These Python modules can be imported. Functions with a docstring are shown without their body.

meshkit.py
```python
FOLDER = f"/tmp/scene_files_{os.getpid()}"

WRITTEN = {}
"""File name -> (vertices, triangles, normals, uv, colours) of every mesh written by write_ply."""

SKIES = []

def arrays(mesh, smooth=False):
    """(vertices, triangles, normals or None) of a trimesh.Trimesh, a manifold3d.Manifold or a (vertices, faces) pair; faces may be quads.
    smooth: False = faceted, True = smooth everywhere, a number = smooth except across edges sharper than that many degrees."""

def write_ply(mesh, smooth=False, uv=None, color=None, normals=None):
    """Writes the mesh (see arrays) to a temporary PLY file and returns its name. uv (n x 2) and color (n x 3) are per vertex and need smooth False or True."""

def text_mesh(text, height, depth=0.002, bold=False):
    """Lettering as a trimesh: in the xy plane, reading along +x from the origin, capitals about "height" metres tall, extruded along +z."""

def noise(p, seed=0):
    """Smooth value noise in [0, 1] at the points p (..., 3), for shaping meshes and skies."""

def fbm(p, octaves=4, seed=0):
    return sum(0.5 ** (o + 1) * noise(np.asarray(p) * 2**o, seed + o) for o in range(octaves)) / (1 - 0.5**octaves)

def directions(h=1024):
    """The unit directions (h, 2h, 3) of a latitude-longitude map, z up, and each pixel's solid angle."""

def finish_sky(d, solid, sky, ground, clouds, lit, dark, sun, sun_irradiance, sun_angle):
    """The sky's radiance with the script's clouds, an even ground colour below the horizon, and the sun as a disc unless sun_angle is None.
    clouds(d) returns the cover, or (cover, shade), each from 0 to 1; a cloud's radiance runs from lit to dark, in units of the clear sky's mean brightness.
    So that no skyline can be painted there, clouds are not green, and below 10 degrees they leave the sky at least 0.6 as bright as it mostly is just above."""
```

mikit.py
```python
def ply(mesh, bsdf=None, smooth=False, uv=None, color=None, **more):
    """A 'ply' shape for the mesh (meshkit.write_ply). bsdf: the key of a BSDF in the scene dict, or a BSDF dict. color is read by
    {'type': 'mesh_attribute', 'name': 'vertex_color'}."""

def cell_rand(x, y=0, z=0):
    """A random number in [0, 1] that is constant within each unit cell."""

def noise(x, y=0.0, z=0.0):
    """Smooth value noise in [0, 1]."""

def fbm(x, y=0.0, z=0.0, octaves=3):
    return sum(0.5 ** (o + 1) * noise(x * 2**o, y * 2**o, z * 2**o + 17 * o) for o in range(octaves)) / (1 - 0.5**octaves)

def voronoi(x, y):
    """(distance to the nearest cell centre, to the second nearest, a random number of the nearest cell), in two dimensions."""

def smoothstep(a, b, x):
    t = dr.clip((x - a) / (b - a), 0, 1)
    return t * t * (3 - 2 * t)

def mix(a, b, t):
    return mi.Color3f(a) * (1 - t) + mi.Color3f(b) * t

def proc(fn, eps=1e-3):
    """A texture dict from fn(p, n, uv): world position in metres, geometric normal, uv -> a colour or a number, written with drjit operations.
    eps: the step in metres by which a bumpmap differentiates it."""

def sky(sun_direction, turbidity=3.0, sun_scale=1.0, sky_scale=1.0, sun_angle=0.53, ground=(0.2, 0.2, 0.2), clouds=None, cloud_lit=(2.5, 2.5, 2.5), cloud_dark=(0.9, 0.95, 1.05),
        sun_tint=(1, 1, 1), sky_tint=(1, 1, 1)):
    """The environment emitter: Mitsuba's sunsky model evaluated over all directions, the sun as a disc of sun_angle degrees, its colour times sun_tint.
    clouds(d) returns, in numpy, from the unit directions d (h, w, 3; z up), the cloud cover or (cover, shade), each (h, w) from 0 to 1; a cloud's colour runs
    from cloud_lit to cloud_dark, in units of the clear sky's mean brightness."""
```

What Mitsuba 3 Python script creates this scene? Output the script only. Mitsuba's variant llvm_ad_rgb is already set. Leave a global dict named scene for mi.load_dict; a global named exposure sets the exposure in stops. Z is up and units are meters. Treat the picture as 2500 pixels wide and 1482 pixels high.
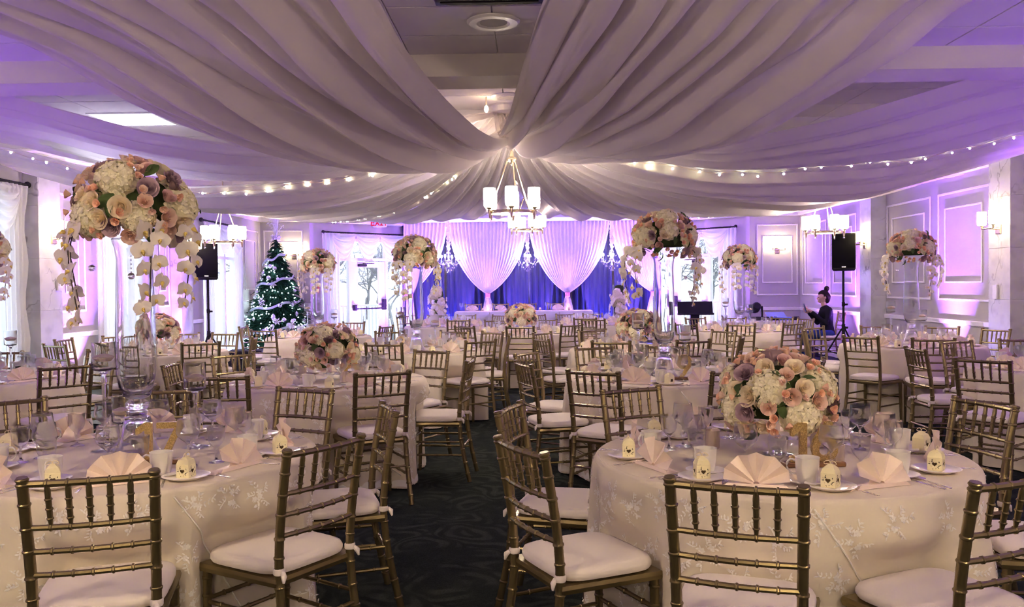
import math, random
import numpy as np
import trimesh
import drjit as dr
import mitsuba as mi
import manifold3d as m3
from scipy.interpolate import PchipInterpolator
import mikit, meshkit
from mikit import proc, noise, fbm, voronoi, smoothstep, mix

T = mi.ScalarTransform4f
PI = math.pi
scene, labels = {}, {}

# ------------------------------------------------------------------ camera, daylight, exposure
CAM_POS = np.array([0, 0, 1.48])
CAM_FWD = np.array([-0.01999141, 0.99957059, -0.02142365])
CAM_UP = np.array([0.01091377, 0.02164483, 0.99970615])
scene['camera'] = {'type': 'perspective', 'fov': math.degrees(2 * math.atan(1250 / 2100)), 'fov_axis': 'x', 'near_clip': 0.05, 'far_clip': 200.0,
                   'to_world': T().look_at(origin=CAM_POS.tolist(), target=(CAM_POS + CAM_FWD).tolist(), up=CAM_UP.tolist())}
scene['sky'] = {'type': 'constant', 'radiance': {'type': 'rgb', 'value': [0.47, 0.57, 0.70]}, 'sampling_weight': 5.0}
exposure = 2.5
SHADE_L = [12.6, 10.7, 8.4]        # radiance of the lit glass lamp shades
SCONCE_L = [8.8, 7.0, 3.6]
PURPLE = np.array([0.37, 0.12, 1.0])
BLUE = np.array([0.16, 0.12, 1.0])

# ------------------------------------------------------------------ materials
def rgb(*c): return {'type': 'rgb', 'value': list(c)}
def mat(key, d): scene['m_' + key] = d; return 'm_' + key
def diff(key, c): return mat(key, {'type': 'twosided', 'b': {'type': 'diffuse', 'reflectance': rgb(*c) if isinstance(c, tuple) else c}})
def prin(key, c, rough=0.5, metal=0.0, **k):
    return mat(key, {'type': 'twosided', 'b': {'type': 'principled', 'base_color': rgb(*c) if isinstance(c, tuple) else c, 'roughness': rough, 'metallic': metal, **k}})
def leafy(key, c, rough=0.6, trans=0.6):
    return mat(key, {'type': 'principledthin', 'base_color': rgb(*c) if isinstance(c, tuple) else c, 'roughness': rough, 'diff_trans': trans, 'spec_trans': 0.0, 'eta': 1.3})

def carpet_fn(p, n, uv):
    x, y = p.x * 3.1, p.y * 3.1
    wx = x + 1.6 * fbm(x * 0.7, y * 0.7, 3.0); wy = y + 1.6 * fbm(x * 0.7 + 9, y * 0.7, 7.0)
    a, b, r = voronoi(wx * 0.8, wy * 0.8)
    band = 0.5 + 0.5 * dr.sin(a * 26.0 + r * 6.0)
    edge = smoothstep(0.0, 0.10, b - a)
    pile = noise(p.x * 220, p.y * 220)
    t = dr.clip(smoothstep(0.2, 0.85, band) * edge * 0.55 * smoothstep(0.3, 0.6, fbm(x * 1.5, y * 1.5, 5.0)) + 0.35 * fbm(x * 4, y * 4, 1.0), 0, 1)
    return mix([0.014, 0.018, 0.020], [0.040, 0.047, 0.045], t) * (0.75 + 0.5 * pile)
def marble_fn(p, n, uv):
    w = fbm(p.x * 3.0 + p.y * 2.3, p.z * 2.6, p.y * 3.0, 4)
    v = dr.abs(w - 0.5 + 0.25 * (fbm(p.y * 9, p.z * 5, p.x * 9) - 0.5))
    vein = (1 - smoothstep(0.0, 0.022, v)) * smoothstep(0.45, 0.75, noise(p.y * 3 + 5, p.z * 2.2, p.x * 3))
    cloud = fbm(p.x * 5, p.y * 5, p.z * 5)
    return mix([0.60, 0.59, 0.61], [0.26, 0.25, 0.27], dr.clip(vein * 0.8 + 0.35 * smoothstep(0.42, 0.75, cloud), 0, 1))
def glitter_fn(p, n, uv):
    k = mikit.cell_rand(p.x * 420, p.y * 420, p.z * 420)
    return mix([0.42, 0.27, 0.08], [1.0, 0.80, 0.38], k * k)
CARPET = mat('carpet', {'type': 'diffuse', 'reflectance': proc(carpet_fn)})
WALL = diff('wall', (0.41, 0.39, 0.385))
SOFFIT = diff('soffit', (0.68, 0.65, 0.62))
TRIM = prin('trim', (0.74, 0.72, 0.72), 0.35)
MARBLE = prin('marble', proc(marble_fn), 0.22, specular=0.5)
TILE = diff('ceiling_tile', (0.70, 0.68, 0.70))
GRID = diff('grid_bar', (0.46, 0.45, 0.46))
PLASTIC_W = prin('white_plastic', (0.75, 0.74, 0.74), 0.4)
BLACK = prin('black', (0.010, 0.010, 0.012), 0.7, specular=0.2)
GRILLE = diff('speaker_grille', (0.006, 0.006, 0.007))
BLACKGLOSS = prin('black_gloss', (0.012, 0.012, 0.014), 0.25)
DRAPE = leafy('drape', (0.72, 0.67, 0.67), 0.7, 0.75)
CURTAIN = leafy('curtain', (0.86, 0.86, 0.86), 0.7, 0.9)
BACKDROP = leafy('backdrop', (0.84, 0.80, 0.83), 0.6, 0.35)
NAVY = diff('navy', (0.030, 0.034, 0.10))
GOLD = prin('chair_gold', (0.215, 0.172, 0.088), 0.30, 0.85)
CUSHION = diff('cushion', (0.78, 0.72, 0.68))
LACE = diff('lace', (0.70, 0.63, 0.53))
SPRIG = diff('sprig', (0.90, 0.87, 0.82))
WHITECLOTH = diff('white_cloth', (0.74, 0.72, 0.74))
NAPKIN = prin('napkin', (0.80, 0.66, 0.565), 0.42, sheen=0.3)
PORCELAIN = prin('porcelain', (0.80, 0.77, 0.71), 0.15, specular=0.5)
SILVER = mat('silver', {'type': 'twosided', 'b': {'type': 'roughconductor', 'material': 'Ag', 'alpha': 0.12}})
BRASS = prin('nickel_brass', (0.62, 0.52, 0.38), 0.22, 1.0)
THIN = mat('thin_glass', {'type': 'thindielectric', 'int_ior': 1.5})
THINV = mat('thin_vase_glass', {'type': 'thindielectric', 'int_ior': 1.9})
THINFAR = mat('thin_glass_tableware', {'type': 'thindielectric', 'int_ior': 1.95})
GLASS = mat('solid_glass', {'type': 'dielectric', 'int_ior': 1.45})
WATER = mat('water', {'type': 'dielectric', 'int_ior': 1.33})
CANDLE = diff('candle_wax', (0.86, 0.74, 0.58))
CREAMBOX = diff('cream_box', (0.85, 0.78, 0.50))
DARKCUT = diff('dark_cutout', (0.05, 0.035, 0.02))
RIBBON = diff('ribbon', (0.80, 0.70, 0.50))
GLITTER = prin('glitter', proc(glitter_fn), 0.35, 0.8)
WOOD = prin('walnut', (0.15, 0.07, 0.03), 0.4)
MERCURY = prin('mercury_glass', (0.62, 0.52, 0.46), 0.28, 0.8)
PETAL = {'mauve': diff('petal_mauve', (0.42, 0.29, 0.35)), 'dusk': diff('petal_dusk', (0.27, 0.18, 0.20)), 'blush': diff('petal_blush', (0.82, 0.62, 0.52)),
         'cream': diff('petal_cream', (0.86, 0.76, 0.58)), 'peach': diff('petal_peach', (0.84, 0.55, 0.40)), 'rose': diff('petal_rose', (0.68, 0.45, 0.43))}
HYDRANGEA = diff('petal_hydrangea', (0.84, 0.79, 0.58))
ORCHID = leafy('petal_orchid', (0.86, 0.81, 0.74), 0.5, 0.35)
ORCHID_LIP = diff('orchid_lip', (0.75, 0.60, 0.20))
LEAF = diff('leaf', (0.055, 0.085, 0.035))
MOSS = diff('moss', (0.03, 0.045, 0.02))
STEM = diff('stem', (0.07, 0.055, 0.05))
PINE = diff('pine', (0.014, 0.036, 0.026))
BARK = diff('bark', (0.19, 0.18, 0.17))
SNOW = diff('snow', (0.72, 0.74, 0.77))
SKIN = diff('skin', (0.58, 0.38, 0.30))
HAIR = diff('hair', (0.02, 0.015, 0.013))
BLACKCLOTH = diff('black_clothing', (0.014, 0.014, 0.017))
CRYSTAL = mat('crystal', {'type': 'dielectric', 'int_ior': 1.6})
RED = diff('sign_red', (0.75, 0.03, 0.05))
PINKTIE = diff('pink_tie', (0.75, 0.25, 0.45))
ORNAMENT = prin('ornament', (0.80, 0.80, 0.84), 0.18, 0.75)
RIBBONMESH = leafy('mesh_ribbon', (0.55, 0.62, 0.68), 0.5, 0.5)
BLUEPLASTIC = prin('blue_plastic', (0.08, 0.16, 0.45), 0.4)
DENIM = diff('denim', (0.03, 0.05, 0.14))

# ------------------------------------------------------------------ mesh helpers
def M4(x=0.0, y=0.0, z=0.0, rz=0.0, s=1.0, rx=0.0, ry=0.0):
    m = np.eye(4)
    cz, sz, cx, sx, cy, sy = math.cos(rz), math.sin(rz), math.cos(rx), math.sin(rx), math.cos(ry), math.sin(ry)
    R = np.array([[cz, -sz, 0], [sz, cz, 0], [0, 0, 1]]) @ np.array([[1, 0, 0], [0, cx, -sx], [0, sx, cx]]) @ np.array([[cy, 0, sy], [0, 1, 0], [-sy, 0, cy]])
    m[:3, :3] = R * s; m[:3, 3] = (x, y, z); return m
def align(pos, nrm, spin=0.0, s=1.0):
    n = np.asarray(nrm, float); n = n / np.linalg.norm(n)
    a = np.cross([0, 0, 1] if abs(n[2]) < 0.95 else [1, 0, 0], n); a /= np.linalg.norm(a); b = np.cross(n, a)
    c, d = math.cos(spin), math.sin(spin)
    m = np.eye(4); m[:3, 0] = (a * c + b * d) * s; m[:3, 1] = (b * c - a * d) * s; m[:3, 2] = n * s; m[:3, 3] = pos; return m
def tm(v, f):
    f = np.asarray(f)
    if f.ndim == 2 and f.shape[1] == 4: f = np.vstack([f[:, [0, 1, 2]], f[:, [0, 2, 3]]])
    return trimesh.Trimesh(np.asarray(v, float), f, process=False)
def cat(*ms):
    ms = [m for g in ms for m in (g if isinstance(g, (list, tuple)) else [g])]
    return trimesh.util.concatenate(ms) if len(ms) > 1 else ms[0]
def at(mesh, m):
    mesh = mesh.copy(); mesh.apply_transform(m); return mesh
def box(x0, x1, y0, y1, z0, z1, bev=0.0):
    if bev <= 0:
        m = trimesh.creation.box((x1 - x0, y1 - y0, z1 - z0)); m.apply_translation(((x0 + x1) / 2, (y0 + y1) / 2, (z0 + z1) / 2)); return m
    pts = []
    for x, sx in ((x0, 1), (x1, -1)):
        for y, sy in ((y0, 1), (y1, -1)):
            for z, sz in ((z0, 1), (z1, -1)):
                pts += [(x + sx * bev, y + sy * bev, z), (x + sx * bev, y, z + sz * bev), (x, y + sy * bev, z + sz * bev)]
    return man(m3.Manifold.hull_points(np.array(pts)))
def man(m):
    q = m.to_mesh(); return trimesh.Trimesh(np.array(q.vert_properties[:, :3], float), np.array(q.tri_verts), process=False)
def hull(pts): return man(m3.Manifold.hull_points(np.asarray(pts, float)))
def lathe(prof, n=20):
    prof = np.asarray(prof, float); k = len(prof); a = np.arange(n) * 2 * PI / n
    v = np.stack([np.outer(prof[:, 0], np.cos(a)), np.outer(prof[:, 0], np.sin(a)), np.repeat(prof[:, 1:2], n, 1)], -1).reshape(-1, 3)
    i, j = np.meshgrid(np.arange(k - 1), np.arange(n), indexing='ij'); j2 = (j + 1) % n
    f = np.stack([i * n + j, i * n + j2, (i + 1) * n + j2, (i + 1) * n + j], -1).reshape(-1, 4)
    return tm(v, f)
def tube(pts, rad, n=8, caps=True):
    p = np.asarray(pts, float); r = np.broadcast_to(np.asarray(rad, float), (len(p),))
    t = np.gradient(p, axis=0); t /= np.linalg.norm(t, axis=1, keepdims=True) + 1e-12
    up = np.array([0, 0, 1.0]) if np.abs(t[:, 2]).mean() < 0.8 else np.array([1.0, 0, 0])
    a = np.cross(t, up); a /= np.linalg.norm(a, axis=1, keepdims=True) + 1e-12; b = np.cross(t, a)
    ang = np.arange(n) * 2 * PI / n
    v = (p[:, None] + r[:, None, None] * (np.cos(ang)[None, :, None] * a[:, None] + np.sin(ang)[None, :, None] * b[:, None])).reshape(-1, 3)
    i, j = np.meshgrid(np.arange(len(p) - 1), np.arange(n), indexing='ij'); j2 = (j + 1) % n
    f = np.stack([i * n + j, (i + 1) * n + j, (i + 1) * n + j2, i * n + j2], -1).reshape(-1, 4)
    f = np.vstack([f[:, [0, 1, 2]], f[:, [0, 2, 3]]])
    if caps:
        k = len(v); v = np.vstack([v, p[:1], p[-1:]]); e = (len(p) - 1) * n; jj = np.arange(n); kk = (jj + 1) % n
        f = np.vstack([f, np.stack([jj * 0 + k, jj, kk], 1), np.stack([jj * 0 + k + 1, e + kk, e + jj], 1)])
    return trimesh.Trimesh(v, f, process=False)
def grid(fn, nu, nv):
    u, v = np.meshgrid(np.linspace(0, 1, nu), np.linspace(0, 1, nv), indexing='ij')
    p = np.asarray(fn(u, v), float).reshape(-1, 3)
    i, j = np.meshgrid(np.arange(nu - 1), np.arange(nv - 1), indexing='ij')
    return tm(p, np.stack([i * nv + j, (i + 1) * nv + j, (i + 1) * nv + j + 1, i * nv + j + 1], -1).reshape(-1, 4))
def sphere(r, c=(0, 0, 0), sub=2, s=(1, 1, 1)):
    m = trimesh.creation.icosphere(sub, r); m.vertices = m.vertices * np.asarray(s) + np.asarray(c); return m
def spline(pts, n=20):
    from scipy.interpolate import CubicSpline
    p = np.asarray(pts, float); d = np.r_[0, np.cumsum(np.linalg.norm(np.diff(p, axis=0), axis=1))]
    return CubicSpline(d, p)(np.linspace(0, d[-1], n))
def ringed(path, r, rings, h=0.0032, w=0.0055, n=10, r_end=None):
    """A tube along a path (n x 3) with bamboo-like raised rings at the fractions given."""
    p = np.asarray(path, float); d = np.r_[0, np.cumsum(np.linalg.norm(np.diff(p, axis=0), axis=1))]; L = d[-1]
    s = set(np.linspace(0, L, 7))
    for q in rings: s |= {q * L - w, q * L - w * 0.45, q * L + w * 0.45, q * L + w}
    s = np.array(sorted(x for x in s if 0 <= x <= L)); P = np.stack([np.interp(s, d, p[:, k]) for k in range(3)], 1)
    rr = np.interp(s / L, [0, 1], [r, r_end or r]).copy()
    for q in rings: rr += h * (np.abs(s - q * L) < w * 0.6)
    return tube(P, rr, n)

# ------------------------------------------------------------------ scene helpers
def tw(m): return T(np.asarray(m, float).tolist())
_ply = {}
def S(mesh, bsdf, smooth=False, emit=None, weight=None):
    d = mikit.ply(mesh, bsdf, smooth)
    if emit is not None:
        d['emitter'] = {'type': 'area', 'radiance': rgb(*emit)}
        if weight is not None: d['emitter']['sampling_weight'] = weight
    return d
_count = {}
def numbered(name):
    k = _count.get(name, 0); _count[name] = k + 1
    return name if k == 0 else f'{name}_{k:03d}'
class Tpl:
    """A thing's parts: (path below the thing, shape dict, matrix in the thing's frame, label)."""
    def __init__(self): self.parts, self.names = [], {}
    def add(self, name, mesh, bsdf, smooth=False, m=None, label=None, emit=None, weight=None, stuff=False):
        return self.raw(name, S(mesh, bsdf, smooth, emit, weight), m, label, stuff)
    def raw(self, name, d, m=None, label=None, stuff=False):
        k = self.names.get(name, 0); self.names[name] = k + 1
        name = name if k == 0 else f'{name}_{k:03d}'
        self.parts.append((name, d, np.eye(4) if m is None else m, label, stuff)); return name
def put(tpl, name, label, category, m=None, group=None, kind=None, cull=False):
    key = numbered(name); m = np.eye(4) if m is None else m
    for p, d, q, lb, stuff in tpl.parts:
        k = key + ('__' + p if p else '')
        w = m @ q
        if cull and p.startswith(('rose', 'spray', 'hydr', 'leaf')):   # flowers on the far side of a dome, never in view
            d_, c_ = w[:2, 3] - m[:2, 3], -m[:2, 3]
            if d_ @ c_ < -.45 * .24 * np.linalg.norm(c_): continue
        scene[k] = {**d, 'to_world': tw(m @ q)}
        if (lb or stuff) and p: labels[k] = {**({'label': lb} if lb else {}), **({'kind': 'stuff'} if stuff else {})}
    labels[key] = {'label': label, 'category': category}
    if group: labels[key]['group'] = group
    if kind: labels[key]['kind'] = kind
    return key
def one(name, mesh, bsdf, label, category, smooth=False, m=None, group=None, kind=None, emit=None, weight=None):
    t = Tpl(); t.add('', mesh, bsdf, smooth, emit=emit, weight=weight); return put(t, name, label, category, m, group, kind)
def struct(key, mesh, bsdf, smooth=False, label=None):
    scene[key] = S(mesh, bsdf, smooth)
    if '__' not in key: labels[key] = {'kind': 'structure', **({'label': label} if label else {})}
    return key
def part(holder, name, mesh, bsdf, smooth=False, label=None, stuff=False, m=None, emit=None, d=None):
    key = numbered(holder + '__' + name); scene[key] = dict(d) if d else S(mesh, bsdf, smooth, emit)
    if m is not None: scene[key]['to_world'] = tw(m)
    if label or stuff: labels[key] = {**({'label': label} if label else {}), **({'kind': 'stuff'} if stuff else {})}
    return key
def spot(key, pos, target, inten, cutoff=40.0, beam=20.0):
    scene[key] = {'type': 'spot', 'to_world': T().look_at(origin=list(map(float, pos)), target=list(map(float, target)), up=[0.3, 0.9, 0.1]), 'intensity': rgb(*map(float, inten)), 'cutoff_angle': cutoff, 'beam_width': beam, 'sampling_weight': 4.0}

# ================================================================== THE ROOM
CEIL = 3.05
struct('floor', box(-6.3, 6.3, -4.2, 21.2, -0.12, 0.0), CARPET, label='dark carpet with a swirling leaf pattern')
struct('ceiling', box(-6.3, 6.3, -4.2, 21.2, CEIL + 0.012, CEIL + 0.15), GRID, label='suspended ceiling of white acoustic tiles')
tile_d = S(box(-0.297, 0.297, -0.2775, 0.2775, CEIL + 0.001, CEIL + 0.016, 0.004), TILE)
n_t = 0
for j in range(11):
    for i in range(20):
        x, y = -0.195 + 0.6 * (i - 9.5) + 0.0, 2.87 + 0.57 * j
        if abs(x) > 5.75: continue
        part('ceiling', 'tile', None, None, m=M4(x, y), d=tile_d); n_t += 1
part('ceiling', 'far_tiles', cat(*[box(-0.195 + 0.6 * (i - 9.5) - 0.297, -0.195 + 0.6 * (i - 9.5) + 0.297, 9.14 + 0.57 * j - 0.2775, 9.14 + 0.57 * j + 0.2775, CEIL + 0.001, CEIL + 0.016) for i in range(20) for j in range(18)]), TILE, stuff=True)
struct('trim_1', box(-5.95, 5.95, 5.86, 6.24, 2.90, CEIL + 0.02), SOFFIT, label='low beam across the ceiling')
struct('trim_2', box(-5.95, 5.95, 11.9, 12.3, 2.92, CEIL + 0.02), SOFFIT)
struct('trim_3', box(-3.2, 3.2, 19.2, 20.9, 2.98, CEIL + 0.02), SOFFIT)

def wall_boxes(y0, y1, openings, x0, x1, zt=3.1):
    ms, y = [], y0
    for a, b, za, zb in openings:
        ms.append(box(x0, x1, y, a, 0, zt)); ms.append(box(x0, x1, a, b, zb, zt))
        if za > 0.01: ms.append(box(x0, x1, a, b, 0, za))
        y = b
    ms.append(box(x0, x1, y, y1, 0, zt)); return cat(*ms)
WIN = [(8.1, 9.75, 0.12, 2.55), (11.75, 13.35, 0.12, 2.55), (15.6, 17.45, 0.12, 2.55)]
struct('wall_left', wall_boxes(-4.1, 19.0, WIN, -6.1, -5.95), WALL, label='grey wall with white panel mouldings and curtained windows')
struct('wall_right', wall_boxes(-4.1, 19.0, [], 5.95, 6.1), WALL, label='grey wall with white panel mouldings')
struct('wall_near', box(-6.1, 6.1, -4.2, -4.05, 0, 3.1), WALL)
struct('wall_back', box(-3.1, 3.1, 20.9, 21.05, 0, 3.1), WALL)
struct('wall_bay_left', box(-6.1, -4.85, 19.0, 19.15, 0, 3.1), WALL)
struct('wall_bay_right', box(4.85, 6.1, 19.0, 19.15, 0, 3.1), WALL)

def rect_frame(y0, y1, z0, z1, x, side, w=0.032, d=0.018):
    a, b = (x - d, x) if side > 0 else (x, x + d)
    return cat(box(a, b, y0, y1, z0, z0 + w, 0.005), box(a, b, y0, y1, z1 - w, z1, 0.005), box(a, b, y0, y0 + w, z0, z1, 0.005), box(a, b, y1 - w, y1, z0, z1, 0.005))
def panel_pair(holder, y0, y1, x, side, inset=0.2):
    part(holder, 'panel_moulding', rect_frame(y0, y1, 1.19, 2.72, x, side), TRIM)
    k = min(inset, (y1 - y0) * 0.25)
    part(holder, 'panel_moulding', rect_frame(y0 + k, y1 - k, 1.44, 2.5, x, side, 0.024), TRIM)
for y0, y1 in ((11.2, 12.62), (12.85, 14.4), (15.75, 17.1), (17.3, 18.8), (8.6, 10.3)): panel_pair('wall_right', y0, y1, 5.95, 1)
for y0, y1 in ((10.75, 11.42), (13.6, 14.1), (17.72, 18.8)): panel_pair('wall_left', y0, y1, -5.95, -1)
def flat_panel(holder, x0, x1):
    def fr(a, b, c, d, w): return cat(box(a, b, 18.982, 19.0, c, c + w, .005), box(a, b, 18.982, 19.0, d - w, d, .005), box(a, a + w, 18.982, 19.0, c, d, .005), box(b - w, b, 18.982, 19.0, c, d, .005))
    part(holder, 'panel_moulding', fr(x0, x1, 1.19, 2.75, 0.032), TRIM); part(holder, 'panel_moulding', fr(x0 + .12, x1 - .12, 1.46, 2.5, 0.024), TRIM)
flat_panel('wall_bay_left', -5.88, -5.0); flat_panel('wall_bay_right', 5.0, 5.9)
for key, ms in {'wall_left': [(-4.1, 8.05), (9.8, 11.7), (13.4, 15.55), (17.5, 19.0)], 'wall_right': [(-4.1, 19.0)]}.items():
    s = 1 if key == 'wall_right' else -1
    for a, b in ms:
        x = sorted((s * 5.95, s * 5.92)); part(key, 'chair_rail', box(x[0], x[1], a, b, 0.86, 0.93, 0.008), TRIM)
        x = sorted((s * 5.95, s * 5.93)); part(key, 'baseboard', box(x[0], x[1], a, b, 0.0, 0.14, 0.006), TRIM)
    x = sorted((s * 5.95, s * 5.88)); part(key, 'crown_moulding', box(x[0], x[1], -4.0, 19.0, 2.93, 3.05, 0.02), TRIM)
for key, x0, x1 in (('wall_bay_left', -5.95, -4.85), ('wall_bay_right', 4.85, 5.95)):
    part(key, 'chair_rail', box(x0, x1, 18.97, 19.0, 0.86, 0.93, 0.008), TRIM); part(key, 'baseboard', box(x0, x1, 18.98, 19.0, 0, 0.14, 0.006), TRIM); part(key, 'crown_moulding', box(x0, x1, 18.93, 19.0, 2.93, 3.05, 0.02), TRIM)
# marble pilasters, each of slabs with recessed joints
for s, side in ((-1, 'left'), (1, 'right')):
    for yc in (10.55 if s > 0 else 10.28, 14.70 if s > 0 else 14.42):
        key = numbered(f'pilaster')
        xs = sorted((s * 5.95, s * (5.70 if s > 0 else 5.77))); z = 0.0; t = Tpl()
        for h in (0.62, 0.62, 0.62, 0.62, 0.56):
            t.add('marble_slab', box(xs[0], xs[1], yc - 0.24, yc + 0.24, z + 0.0006, z + h - 0.0006, 0.0015), MARBLE); z += h
        for p, d, q, lb, st in t.parts: scene[key + '__' + p] = d
        labels[key] = {'kind': 'structure', 'label': f'marble pilaster on the {side} wall, the {"nearer" if yc < 12 else "farther"} one'}

# windows of the left wall
def window_unit(idx, y0, y1, z0, z1):
    k = f'window_{idx}'; w = 0.06
    struct(k, cat(box(-6.08, -5.97, y0, y0 + w, z0, z1), box(-6.08, -5.97, y1 - w, y1, z0, z1), box(-6.08, -5.97, y0, y1, z1 - w, z1), box(-6.08, -5.97, y0, y1, z0, z0 + w), box(-6.08, -5.97, y0, y1, 2.05, 2.10)), PLASTIC_W, label='white window frame with tall panes')
    n = 3; step = (y1 - y0) / n
    for i in range(1, n): part(k, 'mullion', box(-6.07, -5.98, y0 + i * step - 0.035, y0 + i * step + 0.035, z0, z1), PLASTIC_W)
    for i in range(n):
        for a, b in ((z0 + w, 2.05), (2.10, z1 - w)):
            part(k, 'pane', grid(lambda u, v: np.stack([u * 0 - 6.03, y0 + i * step + 0.035 + u * (step - 0.07), a + v * (b - a)], -1), 2, 2), THIN)
for i, (a, b, c, d) in enumerate(WIN): window_unit(i + 1, a, b, c, d)

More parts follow.
